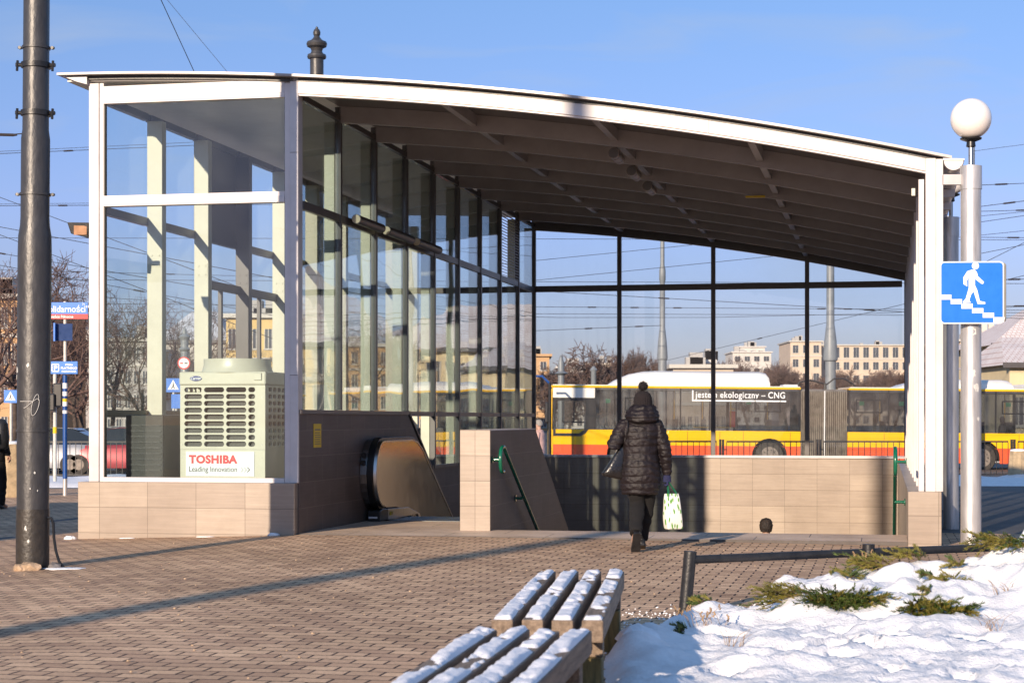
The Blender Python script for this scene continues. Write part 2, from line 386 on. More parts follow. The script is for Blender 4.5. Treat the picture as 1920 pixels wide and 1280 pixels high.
# plinths and walls
mb = MB(); mb.box(-2.76,-.001,-.09,.16,-.35,.615); mb.build('plinth', stone, pav, bevel=.004)
mb = MB(); mb.box(-2.76,-2.5,.1605,LEN+.1,-.45,.60); mb.build('plinth', stone, pav)
floorm = M('dusty_concrete', (.50,.48,.45), .8, 0, .15, 3)
MB().box(-2.49,-.26,.165,LEN,.05,.30).build('service_floor', floorm, pav)
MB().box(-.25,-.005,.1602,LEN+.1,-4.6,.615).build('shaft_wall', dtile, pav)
# raised tiled panel beside the escalator, cut off along its slope
zs = 1.44
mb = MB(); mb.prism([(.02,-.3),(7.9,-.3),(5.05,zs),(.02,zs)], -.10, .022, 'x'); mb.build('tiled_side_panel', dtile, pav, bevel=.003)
MB().box(-.11,.045,.02,5.05,zs+.001,zs+.05).build('panel_capping', dark, pav)
mb = MB(); mb.prism([(5.051,zs+.048),(7.92,-.30),(7.98,-.30),(5.10,zs+.06)], -.09, .035, 'x'); mb.build('slope_capping', dark, pav)
yst = M('yellow_notice_film', (.72,.50,.02), .5, 0, .05, 9)
yn = MB().box(.0225,.028,.56,.86,1.03,1.32).build('notice', yst, pav)
MB().box(.0285,.0295,.60,.82,1.24,1.255).build('notice_line', dark, yn)
for i in range(6): MB().box(.0285,.0295,.59+.01*(i%2),.83-.015*(i%3),1.07+.027*i,1.078+.027*i).build('notice_line', dark, yn)
# right side low wall and shaft
MB().box(PW,7.47,-.10,LEN+.1,-4.6,.575).build('plinth', stone, pav, bevel=.004)
# rear wall
MB().box(-.004,PW-.001,LEN,LEN+.25,-4.6,.62).build('rear_wall', stone, pav)
MB().box(-.0035,7.3,LEN-.05,LEN+.10,.6215,.67).build('rear_sill', alu, pav)
# ---- front left bay (machine room)
MB().box(-2.66,-2.53,0,.14,.616,5.47).build('corner_column', white, pav, bevel=.006)
MB().box(-2.529,-2.475,.02,.12,.616,5.47).build('column_trim', alu, pav, bevel=.003)
MB().box(-.155,-.085,.0,.13,.616,5.38).build('column_trim', alu, pav, bevel=.003)
MB().box(-.084,.02,-.02,.15,.616,5.47).build('corner_column', white, pav, bevel=.006)
MB().box(-2.474,-.156,.01,.10,5.275,5.43).build('header_panel', white, pav, bevel=.004)
MB().box(-2.474,-.156,.0,.11,5.215,5.274).build('header_rail', alu, pav, bevel=.003)
MB().box(-2.474,-.156,.0,.11,4.035,4.095).build('transom', alu, pav, bevel=.003)
MB().box(-2.474,-.156,-.01,.12,3.965,4.034).build('transom', alu, pav, bevel=.003)
MB().box(-2.474,-.156,-.01,.12,.616,.672).build('sill', alu, pav, bevel=.003)
MB().box(-2.46,-.17,.05,.062,.68,3.96).build('window_pane', gF, pav)
MB().box(-2.46,-.17,.05,.062,4.10,5.21).build('window_pane', gF, pav)
# gaskets
gk = MB(); 
for (z0,z1) in ((.672,3.965),(4.095,5.215)):
    gk.box(-2.474,-2.462,.03,.08,z0,z1); gk.box(-.168,-.157,.03,.08,z0,z1)
gk.build('gasket', black, pav)
# ---- side walls
def wall(u, cols, inner, dk, right=False):
    for k in range(0 if right else 1, 10):
        v = k*PIT
        if k == 0: v = .1
        zt = top(u)-.10
        if right:
            MB().box(7.225,7.285,v-.03 if k else .02,v+.09,.5755,top(7.25)-.31).build('mullion', alu if k < 9 else dark, pav, bevel=.003)
        elif dk:
            MB().box(-.03,.05,v-.035,v+.035,.62 if v > 5.1 else zs+.052,zt).build('mullion', dark, pav, bevel=.003)
wall(0, 0, 0, True)
wall(7.3, 0, 0, False, True)
MB().box(7.30,7.41,-.03,.10,.5755,top(7.4)-.05).build('corner_column', alu, pav, bevel=.004)
MB().box(7.411,7.49,-.05,.14,.5755,top(7.45)-.05).build('corner_column', white, pav, bevel=.006)
for k in range(9):
    a = k*PIT+.036 + (.11 if k == 0 else 0); b = (k+1)*PIT-.036
    tz = top(0)
    MB().box(-.02,.04,a,b,3.89,3.99).build('transom', dark, pav)
    MB().box(-.02,.04,a,b,5.19,5.26).build('transom', dark, pav)
    lo = zs+.052
    if b > 5.1:
        MB().box(-.02,.04,a if a > 5.1 else 5.12,b,zs-.02,zs+.05).build('transom', dark, pav)
        MB().box(-.02,.04,a if a > 6.4 else 6.46,b,.617,.665).build('sill', dark, pav)
        if a > 5.1:
            if a < 6.5:   MB().prism([(a+.0,.67+(6.46-a)*.0),(b,.67),(b,zs-.022),(a,zs-.022)], .001, .013, 'x').build('window_pane', gL, pav)
            else: MB().box(.001,.013,a,b,.667,zs-.022).build('window_pane', gL, pav)
    MB().box(.001,.013,a,b,lo,3.888).build('window_pane', gL, pav)
    if k == 7:
        mb = MB()
        for i in range(22):
            z = 4.02+i*.053; mb.quadbox([(-.01,a,z),(.045,a,z-.02),(.045,b,z-.02),(-.01,b,z),(-.01,a,z+.012),(.045,a,z-.008),(.045,b,z-.008),(-.01,b,z+.012)])
        mb.build('louvre', dark, pav)
    else:
        MB().box(.001,.013,a,b,3.992,5.188).build('window_pane', gL, pav)
    # outer left wall
    MB().box(-2.64,-2.56,a,b,3.90,4.0).build('transom', dark, pav)
    MB().box(-2.64,-2.56,a,b,5.27,5.36).build('transom', dark, pav)
    MB().box(-2.64,-2.56,a,b,zs-.04,zs+.05).build('transom', dark, pav)
    MB().box(-2.606,-2.594,a,b,zs+.052,3.898).build('window_pane', gO, pav)
    if k == 2: MB().box(-2.62,-2.58,a,b,4.002,5.268).build('solid_panel', dark, pav)
    else: MB().box(-2.606,-2.594,a,b,4.002,5.268).build('window_pane', gO, pav)
    MB().box(-2.606,-2.594,a,b,.602,zs-.042).build('window_pane', gO, pav)
    if k in (2,3):
        MB().box(-2.55,-2.50,a,b,3.22,3.34).build('door_head', dark, pav)
        MB().box(-2.55,-2.50,(a+b)/2-.035,(a+b)/2+.035,.602,3.218).build('door_stile', dark, pav)
    MB().box(-2.58,-2.37,b-.02,b+.12,.301,5.26).build('post', cream if k != 2 else dark, pav, bevel=.006)
    MB().box(-.185,-.045,b+.03,b+.16,.301,5.18).build('post', cream, pav, bevel=.006)
    mb = MB(); mb.box(-2.545,-2.385,b-.0235,b-.0205,3.36,3.54)
    for dx in (-.05,.05):
        for dzz in (-.06,.06):
            c = (-2.465+dx, b-.02, 3.45+dzz)
            mb.tube([(c[0],c[1]-.012,c[2]),(c[0],c[1]+.002,c[2])], .014, 8)
    mb.build('bolt_plate', cream if k != 2 else dark, pav)
    # right wall glazing
    MB().box(7.395,7.407,a,b,.60,top(7.4)-.10).build('window_pane', gB, pav)
    MB().box(7.36,7.42,a,b,3.86,3.96).build('transom', alu, pav)
# ---- rear wall glazing
ru = [0.0, 1.73, 3.58, 5.39, 7.19]
for i, u in enumerate(ru[1:4]):
    MB().box(u-.042,u+.042,LEN-.04,LEN+.04,.6705,top(u)-.30).build('mullion', dark, pav, bevel=.004)
MB().box(-.03,.05,LEN-.04,LEN+.04,.6705,5.2).build('mullion', dark, pav, bevel=.004)
for i in range(4):
    a = ru[i]+(.051 if i == 0 else .043); b = ru[i+1]-.043+(.04 if i == 3 else 0)
    MB().box(a,b,LEN-.035,LEN+.035,3.90,4.02).build('transom', dark, pav, bevel=.003)
    MB().box(a,b,LEN-.006,LEN+.006,.672,3.898).build('window_pane', gB, pav)
    mb = MB(); mb.prism([(a,4.022),(b,4.022),(b,top(b)-.332),(a,top(a)-.332)], LEN-.006, LEN+.006, 'y'); mb.build('window_pane', gB, pav)
# rear of machine room
MB().box(-2.64,-.05,LEN-.04,LEN+.04,3.90,4.02).build('transom', dark, pav)
MB().box(-2.50,-.05,LEN-.04,LEN+.04,.301,1.2).build('solid_panel', dark, pav)
MB().box(-2.64,-.05,LEN-.006,LEN+.006,1.202,3.898).build('window_pane', gB, pav)
# floor of the underpass
MB().box(-.3,9,4,LEN+.3,-4.75,-4.55).build('underpass_floor', floorm, loc=(OX,OY,0), rz=-TH)['kind'] = 'structure'
# ---- stairs
mb = MB()
for i in range(29):
    v = 1.2535+i*.3; z = .010-(i+1)*.155
    mb.box(2.1265,PW-.002,v,v+.3-.0005,z-.4,z)
o = mb.build('stone_stairs', slabm, loc=(OX,OY,0), rz=-TH); tag(o, kind='structure')
# ---- divider wall between escalator and stairs
dv = empty('parapet_wall', B(1.94,1.05,0), -TH, 'low beige stone wall between escalator and stairs with sloping rear end', 'wall')
mb = MB(); mb.prism([(0,-4.5),(13,-4.5),(10.3,-4.0),(3.0,1.235),(0,1.235)], -.186, .186, 'x')
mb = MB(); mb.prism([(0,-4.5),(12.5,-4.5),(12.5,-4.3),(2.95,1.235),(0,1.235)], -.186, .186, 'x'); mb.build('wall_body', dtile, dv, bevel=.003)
MB().box(-.189,.189,-.022,-.0005,-.1,1.247).build('end_facing', stone, dv, bevel=.003)
mb = MB(); mb.box(-.188,.188,-.002,2.95,1.2355,1.247); mb.build('coping', alu, dv)
# ---- handrails
def rail(name, label, u, wallu, v0):
    t = empty(name, B(u, v0, 0), -TH, label, 'handrail', 'green tubular handrails of the stairs')
    s = 1 if wallu > u else -1
    pts = [(0,.12,.73)]
    for i in range(9):
        a = R(-90-180*i/8); pts.append((0, .06+.13*math.cos(a)*1.0, .88+.155*math.sin(a)))
    pts += [(0,.15,1.03)] + [(0,.15+x,1.02-x*.517) for x in (.12,1.0,3.0,6.0,8.4)]
    MB().tube(pts, .024, 12).build('rail_tube', green, t, smooth=True)
    for (vv, zz) in ((.0,.88),(1.35,.365),(3.4,-.69),(5.6,-1.83)):
        if vv == 0: p0 = (0,-.07,.88)
        else: p0 = (0,vv+.02,zz-.02)
        MB().tube([p0,(s*(abs(wallu-u)-.001),p0[1],p0[2])], .019, 10).tube([(s*(abs(wallu-u)-.012),p0[1],p0[2]),(s*(abs(wallu-u)-.001),p0[1],p0[2])], .045, 14).build('bracket', green, t, smooth=True)
    return t
rail('stair_handrail', 'green handrail with looped end on the stone wall left of the stairs', 2.23, 2.127, 1.22)
rail('stair_handrail', 'green handrail with looped end at the right edge of the stairs', 6.98, 7.109, 1.1)
# ---- escalator
es = empty('escalator', B(0,2.5,0), -TH, 'escalator with black handrail loop and brushed steel panels beside the tiled wall', 'escalator')
def handpath(r, v0=.49, zc=.64, off=0):
    pts = []
    for i in range(13):
        a = R(270-180*i/12); pts.append((v0+(r)*math.cos(a)*1.0*(.95), zc+r*math.sin(a)))
    pts += [(1.2,zc+r),(2.0,zc+r),(2.25,zc+r-.03),(2.55,zc+r-.14)]
    for x in (1.5,5.0): pts.append((2.55+x, zc+r-.14-x*.577))
    return pts
for sd, nm in ((0,'L'),(1,'R')):
    s = -1 if sd else 1; base = .02 if not sd else 1.735
    U = lambda x: base+s*x
    hp = handpath(.47)
    mb = MB(); rings = []
    for i, (v, z) in enumerate(hp):
        a, b = hp[max(0,i-1)], hp[min(len(hp)-1,i+1)]
        t = Vector((b[0]-a[0], b[1]-a[1])).normalized(); n = Vector((-t.y, t.x)) if False else Vector((t.y*-1, t.x))
        rings.append([(U(.10),v+n.x*.02,z+n.y*.02),(U(.19),v+n.x*.02,z+n.y*.02),(U(.19),v-n.x*.022,z-n.y*.022),(U(.10),v-n.x*.022,z-n.y*.022)])
    mb.loft(rings).build('moving_handrail', black, es, smooth=True, bevel=.008)
    out = [(v, z) for v, z in handpath(.462)]
    poly = out + [(7.5,-3.9),(7.05,-3.8),(2.6,-.45),(2.2,-.2),(.55,.17)]
    mb = MB(); 
    face = [(U(.001),U(.098))]
    mb.prism(poly, U(.002), U(.0985), 'x'); mb.build('outer_cladding', steel, es, bevel=.01)
    inn = [(v, z) for v, z in handpath(.435)] + [(7.5,-3.3),(2.6,-.35),(1.7,.1),(1.1,.165),(.6,.18)]
    mb = MB(); mb.prism(inn, U(.205), U(.222), 'x'); mb.build('balustrade_panel', M('smoked_steel_panel', (.30,.28,.26), .16, .9, .06, 5), es, bevel=.004)
    mb = MB(); rings = []
    hp2 = handpath(.435)
    for i, (v, z) in enumerate(hp2):
        a, b = hp2[max(0,i-1)], hp2[min(len(hp2)-1,i+1)]
        t = Vector((b[0]-a[0], b[1]-a[1])).normalized(); n = Vector((-t.y, t.x))
        rings.append([(U(.1905),v+n.x*.022,z+n.y*.022),(U(.228),v+n.x*.012,z+n.y*.012),(U(.228),v-n.x*.01,z-n.y*.01),(U(.1905),v-n.x*.01,z-n.y*.01)])
    mb.loft(rings).build('rail_channel', steel, es, smooth=True)
    mb = MB(); mb.prism([(.22,.012),(.62,.012),(.62,.16),(.40,.18),(.22,.15)], U(.06), U(.235), 'x'); bx = mb.build('newel_base', black, es, bevel=.01)
    MB().box(U(.08),U(.20),.214,.2195,.05,.075).build('data_plate', alu, bx)
    mb = MB(); mb.prism([(.621,.012),(2.2,.012),(2.2,-.3),(4.0,-1.4),(3.6,-1.5),(1.9,-.5),(1.2,.13),(.9,.165),(.621,.165)][0:2]+[(7.0,-2.9),(7.0,-2.6),(2.3,.02),(1.7,.13),(.621,.163)], U(.205), U(.240), 'x'); mb.build('skirt_panel', steel, es, bevel=.003)
    for zz in (.90,.80):
        MB().tube([(U(.05),.03 if zz < .85 else .075,zz),(U(.05),.10,zz)], .034, 14).build('handrail_roller', black, es)
MB().box(.262,.272,.70,.80,.07,.12).build('warning_sticker', yst, es)
mb = MB()
for i in range(24):
    z = .006-(0 if i < 3 else (i-2)*.2); v = .6+i*.36
    mb.box(.262,1.495,v,v+.355,z-.25,z)
mb.build('steps', M('ribbed_step_metal', (.12,.12,.12), .4, .8, .1, 4), es)
# ---- things in the machine room: condenser unit
ac = empty('air_conditioning_unit', B(-1.80,.80,.30), -TH, 'cream outdoor air conditioning unit with slotted grille behind the left window', 'air conditioner')
acm = M('cream_enamel', (.60,.57,.46), .35, 0, .03, 4)
Wd, Dp, H = 1.12, .86, 1.67
MB().box(0,Wd,0.02,Dp,0,.0499).build('base_tray', acm, ac)
def slots(x0, x1, z0, z1, cols, rows, r, gapx, gapz):
    hs = []; cw = cols; hh = (z1-z0-(rows-1)*gapz)/rows; x = x0
    for wdt in cols:
        for j in range(rows):
            z = z0+j*(hh+gapz); hs.append(list(reversed(rrect(x, x+wdt, z, z+hh, min(r, wdt/2.01, hh/2.01)))))
        x += wdt+gapx
    return hs
z0, z1 = .735, 1.475
meshobj('front_grille', plate([(0,.70),(Wd,.70),(Wd,1.50),(0,1.50)], slots(.055,0,z0,z1,[.235,.265,.265,.09],9,.045,.026,.021), .03), acm, ac, (0,.016,0))
sg = plate([(0,.05),(Dp-.04,.05),(Dp-.04,1.50),(0,1.50)], slots(.1,0,z0,z1,[.13,.13,.13,.13],9,.03,.04,.03), .03)
meshobj('side_grille', sg, acm, ac, (Wd-.016,.032,0), (0,0,math.pi/2))
meshobj('side_grille', sg.copy(), acm, ac, (.016,.032,0), (0,0,math.pi/2))
MB().box(0,Wd,0.0,.03,.05,.698).build('front_panel', acm, ac, bevel=.003)
MB().box(0.035,Wd-.035,Dp-.03,Dp,.05,1.50).build('back_panel', acm, ac)
coil = M('dark_finned_coil', (.055,.055,.052), .5, .3, .3, 60, stretch=(40,1,1))
MB().box(.06,Wd-.06,.07,Dp-.06,.06,1.40).build('coil', coil, ac)
mb = MB(); mb.box(-.012,Wd+.012,-.012,Dp+.012,1.501,H); mb.build('top_cover', acm, ac, bevel=.02)
mb = MB(); mb.lathe([(.46,H-.01),(.44,H+.03),(.425,H+.09),(.425,H+.165),(.40,H+.165),(.40,H-.005)], (.60,.43), 48); mb.build('fan_shroud', acm, ac, smooth=True)
MB().box(.98,1.08,-.03,-.0125,H-.11,H-.02).build('lifting_lug', acm, ac, bevel=.006)
mb = MB()
for x in (.025,Wd-.04):
    for z in (.60,.76,1.35): mb.tube([(x,-.004,z),(x,.004,z)], .008, 8)
mb.build('screw_heads', steel, ac)
sg = MB().box(.08,.98,-.010,-.0005,.365,.672).build('maker_sign', wfilm, ac)
lred = M('red_lettering', (.70,.015,.03), .4); lgr = M('grey_lettering', (.05,.05,.055), .5); lgr2 = M('pale_grey_lettering', (.45,.45,.46), .5)
text('TOSHIBA', .136, lred, sg, (.125,-.0115,.530), bold=.0065, sx=1.06, space=1.08)
text('Leading Innovation', .096, lgr, sg, (.118,-.0115,.422), bold=.0, sx=.88)
for i, mm in enumerate((lgr2, lgr2, lgr)):
    x = .80+i*.042; MB().prism([(x,.418),(x+.014,.418),(x+.044,.448),(x+.014,.478),(x,.478),(x+.030,.448)], -.0125, -.0105).build('arrow_mark', mm, sg)
bo = MB(); bo.prism([(.215+.078*math.cos(2*math.pi*i/28), 1.585+.033*math.sin(2*math.pi*i/28)) for i in range(28)], -.020, -.0125); bo = bo.build('oval_badge', M('badge_blue', (.01,.03,.22), .3), ac)
text('Carrier', .052, wfilm, bo, (.215,-.0215,1.570), bold=.001, align='CENTER', shear=.3, sx=.9)
# dark cabinet beside it
cb = empty('heater_cabinet', B(-2.42,.55,.30), -TH, 'black louvred cabinet standing in the left corner behind the window', 'cabinet')
MB().box(0,.50,0,.8,0,1.13).build('case', M('black_cabinet_paint', (.006,.006,.006), .35, 0, .1, 5), cb, bevel=.01)
mb = MB()
for i in range(14): mb.box(.03,.47,-.012,-.0005,.08+i*.07,.10+i*.07)
mb.build('louvre', blk2, cb)
# floodlight on the outer left wall
fl = empty('floodlight', B(-2.92,.45,3.72), -TH, 'small brown floodlight fixed outside the left wall of the pavilion', 'floodlight')
mb = MB(); mb.quadbox([(-.13,-.13,-.04),(.10,-.13,-.10),(.10,.15,-.10),(-.13,.15,-.04),(-.17,-.15,.10),(.12,-.15,.09),(.12,.17,.09),(-.17,.17,.10)]); mb.build('housing', blk2, fl, bevel=.01)
mb = MB(); mb.box(-.08,.09,-.1445,-.139,-.06,.06); mb.build('lens', M('amber_lens', (.35,.16,.06), .25), fl)
MB().box(.1205,.255,-.02,.03,-.02,.03).build('bracket', blk2, fl)
# wall spotlights along the left transom
for v, n in ((2.0,'nearest'),(3.45,'middle'),(5.1,'farthest')):
    t = empty('tube_spotlight', B(.14,v,3.97), -TH, '%s of the three dark tube lights along the left glass wall rail' % n, 'spotlight', 'tube lights along the left glass wall')
    MB().tube([(0,0,0),(0,1.35 if v > 2 else 1.2,0)], .062, 18).build('tube_housing', dark, t, smooth=True)
    MB().tube([(0,-.006,0),(0,-.0005,0)], .055, 18).build('lamp_glass', M('lamp_end_glass', (.75,.66,.45), .3), t)
    MB().box(-.10,-.055,.25,.33,-.03,.03).build('bracket', dark, t)
for v, n in ((1.64,'nearest'),(3.29,'middle'),(4.93,'farthest')):
    z = top(3.45)-.36
    t = empty('ceiling_spotlight', B(3.52,v+.28,z), -TH, '%s of the three cylinder lights under the middle of the roof' % n, 'spotlight', 'cylinder lights under the roof')
    MB().tube([(0,0,0),(0,.55,0)], .07, 20).tube([(0,.1,0),(0,.12,0)], .074, 20).tube([(0,.4,0),(0,.42,0)], .074, 20).build('cylinder_housing', M('bronze_metal', (.20,.17,.155), .35, .6, .08, 6), t, smooth=True)
    MB().tube([(0,-.006,0),(0,-.0005,0)], .062, 20).build('lamp_glass', dark, t)
    MB().box(-.02,.02,.2,.26,.0702,.10).build('bracket', dark, t)
# small alarm sensor and yellow tape
MB().box(4.95,5.22,3.36*1+1.5,3.36+1.58,top(5.1)-.325,top(5.1)-.302).build('yellow_tape', yst, pav)
MB().box(7.15,7.189,.11,.15,top(7.15)-.50,top(7.15)-.42).build('sensor', cream, pav)
# gutter and roller housings along the right eaves
gt = empty('gutter', B(7.475,0,4.10), -TH, 'white half round gutter hanging along the right edge of the roof', 'gutter')
arc = [( .125+.105*math.cos(R(180+180*i/12)), .125+.11*math.sin(R(180+180*i/12))) for i in range(13)]
mb = MB(); mb.prism(arc, -.12, LEN+.2); mb.build('trough', white, gt, smooth=True)
mb = MB(); mb.prism([(.01,.126),(.24,.120),(.24,.138),(.01,.150)], -.13, LEN+.21); mb.build('trough_lip', white, gt)
mb = MB()
for k in range(11): MB().box(.02,.20,.2+k*1.35,.3+k*1.35,-.08,.012).build('gutter_bracket', alu, gt)
# ================================================================ FOREGROUND
def gpt(px, D): X = (px-960)/3400*D; return X, gz(X, D)
# ---- big tapered mast at the left
lx, ly = -4.615, 17.45
mast = empty('tram_mast', (lx,ly,gz(lx,ly)-.02), 0, 'tall dark grey tapered steel mast with black painted foot at the left edge', 'mast')
mast.rotation_euler.y = R(.42)
prof = [(.152,0),(.152,.55),(.158,2.1),(.160,3.05),(.156,3.22),(.140,3.32),(.136,3.4),(.136,4.15),(.134,4.17),(.124,4.24),(.1225,6.3),(.122,6.5),(.112,6.6),(.108,9.5),(.104,13.5)]
foot = M('black_foot_paint', (.022,.02,.019), .45, 0, .5, 9, .6, 25, col2=(.045,.038,.032))
MB().lathe([(.156,0),(.158,.1),(.1565,.60)], n=40).build('foot_band', foot, mast, smooth=True)
MB().lathe([(r, z) for r, z in prof], n=48).build('shaft', greyp, mast, smooth=True)
for z, r in ((6.45,.129),(5.03,.131),(3.62,.144),(1.35,.161)):
    mb = MB(); mb.lathe([(r-.01,z-.012),(r+.004,z-.012),(r+.004,z+.012),(r-.01,z+.012)], n=32)
    if z > 2:
        for s in (-1,1): mb.tube([(s*(r-.01),0,z),(s*(r+.045),0,z)], .012, 6).tube([(s*(r+.025),-.02,z),(s*(r+.025),.02,z)], .016, 6)
    mb.build('clamp_band', greyp, mast, smooth=True)
for z in (4.86,4.40):
    mb = MB(); mb.lathe([(.125,z-.025),(.142,z-.025),(.142,z+.025),(.125,z+.025)], n=28)
    for s in (-1,1): mb.tube([(s*.13,-.02,z),(s*.19,-.03,z)], .02, 7).tube([(s*.17,-.05,z-.06),(s*.17,-.03,z+.04)], .013, 6)
    mb.build('wire_clamp', blk2, mast, smooth=True)
gm = M('white_scribble_paint', (.62,.62,.60), .6)
pts = []
for i in range(60):
    t = i/59; a = -math.pi/2+.05+.33*math.cos(9*t)+.25*math.sin(4.3*t); 
    pts.append((.1625*math.cos(a+.15), .1625*math.sin(a+.15), 1.60+.07*math.sin(11*t)+.04*math.cos(6*t)))
MB().tube(pts, .0025, 5).build('scribble', gm, mast)
MB().tube([(.1625*math.cos(a), .1625*math.sin(a), 1.63) for a in [R(-125+i*5) for i in range(10)]], .003, 5).build('scribble', gm, mast)
rnd = random.Random(4)
for cx, cz, s in ((-95,1.98,.03),(-150,1.93,.045),(-160,1.86,.03),(-70,.95,.015),(-85,.8,.012),(-60,.78,.012),(-100,.42,.03),(-90,.3,.02)):
    mb = MB(); a0 = R(cx); r = .1605
    pl = []
    for i in range(11):
        q = 2*math.pi*i/11; k = s*rnd.uniform(.45,1.1); pl.append((a0+k*math.cos(q)/r*.6, cz+k*math.sin(q)))
    mb.loft([[(r*.99*math.cos(a), r*.99*math.sin(a), z) for a, z in pl], [(r*1.006*math.cos(a), r*1.006*math.sin(a), z) for a, z in pl]])
    mb.build('torn_sticker', gm, mast)
hz = empty('ground_cable', (lx,ly,gz(lx,ly)), 0, 'black cable looping from the mast foot down to the paving', 'cable')
MB().tube([(.12,-.03,.50),(.19,-.03,.49),(.21,-.03,.44),(.215,-.03,.30),(.235,-.04,.18),(.27,-.06,.08),(.32,-.08,.02),(.38,-.10,.005)], .014, 8).build('cable_run', black, hz, smooth=True)
def rock(name, loc, s, mat, label, cat, seed, group=None, squash=.6):
    rn = random.Random(seed); bm = bmesh.new(); bmesh.ops.create_icosphere(bm, subdivisions=2, radius=1)
    for v in bm.verts:
        k = rn.uniform(.75,1.12); v.co = Vector((v.co.x*s[0]*k, v.co.y*s[1]*k, v.co.z*s[2]*k))
    me = bpy.data.meshes.new(name); bm.to_mesh(me); bm.free(); me.materials.append(mat)
    o = bpy.data.objects.new(name, me); C.objects.link(o); o.location = loc
    return tag(o, label, cat, group)
rub = M('broken_mortar', (.42,.30,.20), .9, 0, .3, 14, .6, 40)
z0 = gz(lx,ly)
rock('rubble_stone', (lx+.02,ly-.20,z0+.03), (.12,.07,.055), rub, 'tan lump of broken mortar against the front of the mast foot', 'stone', 1)
rock('rubble_stone', (lx-.07,ly-.22,z0+.02), (.06,.05,.05), rub, 'small pointed chip of mortar left of the larger lump at the mast foot', 'stone', 2)
rock('rubble_stone', (lx+.24,ly-.10,z0+.03), (.06,.06,.05), M('grey_stone', (.16,.15,.15), .9, 0, .3, 10), 'grey stone between the mast foot and the black cable', 'stone', 3)
def patch(X, Y, rx, ry, h, seed, name='snow_patch', mat=snowt, label=None):
    rn = random.Random(seed); n = 22; mb = MB(); rings = []
    rad = [rn.uniform(.55,1.1) for _ in range(n)]
    for k, hh in ((1.0,-.004),(.93,h*.55),(.6,h),(.25,h*1.05)):
        rings.append([(X+rx*k*rad[j]*math.cos(2*math.pi*j/n), Y+ry*k*rad[j]*math.sin(2*math.pi*j/n), gz(X,Y)+.006+hh*rn.uniform(.8,1.2)) for j in range(n)])
    o = mb.loft(rings).build(name, mat, smooth=180); return tag(o, label, 'snow')
patch(lx+.35, ly-.16, .24, .12, .008, 5, label='thin snow patch beside the cable end at the mast foot')
def along(u, v): p = B(u, v); return p.x, p.y
for u, rx, ry, h, s, lb in ((-2.84,.08,.04,.035,6,'bit of snow at the left corner of the stone plinth'),(-1.1,.13,.035,.008,7,'thin line of snow along the middle foot of the stone plinth'),(-.25,.08,.04,.03,8,'small heap of snow near the right end of the left stone plinth'),(-2.1,.11,.03,.006,9,'scraps of snow along the left foot of the stone plinth')):
    X, Y = along(u, -.14); patch(X, Y, rx, ry, h, s, label=lb)
# ---- silver globe lamps on the right
def globe_lamp(px, D, rad, topz, gr, label, sticker=False):
    X, z = gpt(px, D)
    t = empty('globe_lamp', (X,D,z), 0, label, 'street lamp', 'silver globe lamps along the right side of the pavilion')
    h = topz-z
    MB().lathe([(rad,-.02),(rad,h-.24)], n=40).build('pole', polst, t, smooth=True)
    MB().lathe([(rad*.98,h-.25),(rad*1.07,h-.25),(rad*1.07,h),(rad*.3,h+.004)], n=40).build('pole_collar', polst, t, smooth=True)
    MB().lathe([(.026,h),(.026,h+.22)], n=16).build('spigot', steel, t, smooth=True)
    MB().lathe([(.03,h+.20),(.05,h+.21),(.045,h+.26),(.11,h+.285),(.115,h+.30),(.03,h+.305)], n=28).build('globe_holder', black, t, smooth=True)
    mb = MB(); mb.lathe([(gr*math.sin(R(a)), h+.29+gr-gr*math.cos(R(a))*1.0) for a in range(12,181,7)]+[(.002,h+.29+2*gr)], n=40)
    mb.build('globe_shade', M('opal_globe', (.80,.76,.74), .25, 0, .02, 3, coat=.3), t, smooth=180)
    return t, h
g1, h1 = globe_lamp(1820.5, 19.4, .108, 4.08, .217, 'nearest silver lamp post with white globe and blue pedestrian subway sign')
g2, h2 = globe_lamp(1783, 23.6, .100, 4.00, .19, 'second silver lamp post with globe partly hidden behind the first')
g3, h3 = globe_lamp(1768, 28.6, .10, 3.95, .18, 'third globe lamp mostly hidden behind the white corner column')
MB().box(-.30,-.10,-.03,.03,h1-.20,h1-.09).build('wall_bracket', white, g1, bevel=.004)
for z, a, s in ((1.9,-95,.05),(1.75,-70,.05),(1.05,-110,.03),(1.42,-60,.025),(2.35,-95,.06)):
    mb = MB(); r = .109; n = 12; rn = random.Random(int(z*100)); pl = []
    for i in range(n):
        q = 2*math.pi*i/n; k = s*rn.uniform(.6,1.1); pl.append((R(a)+k*math.cos(q)/r*.8, z+k*math.sin(q)))
    mb.loft([[(r*.98*math.cos(x), r*.98*math.sin(x), zz) for x, zz in pl], [(r*1.006*math.cos(x), r*1.006*math.sin(x), zz) for x, zz in pl]]).build('torn_sticker', gm, g1)
# subway sign
sp = at(1822, 548.5, 19.22)
sn = empty('subway_sign', sp, R(-3), 'square blue pedestrian subway sign showing a white figure walking down steps', 'sign')
a = .335
meshobj('sign_board', plate(rrect(-a,a,-a*.985,a*.985,.045), [], .02), wfilm, sn)
meshobj('sign_field', plate(rrect(-a+.013,a-.013,-a*.985+.013,a*.985-.013,.035), [], .004), blue, sn, (0,-.0125,0))
MB().box(-a+.02,a+.035,.012,.13,-a*.93,a*.95).build('light_box', M('beige_sign_box', (.34,.32,.27), .5, 0, .08, 6), sn, bevel=.03, seg=3)
def fig(mb, poly, y0=-.0175, y1=-.0148): mb.prism([(x, z) for x, z in poly], y0, y1)
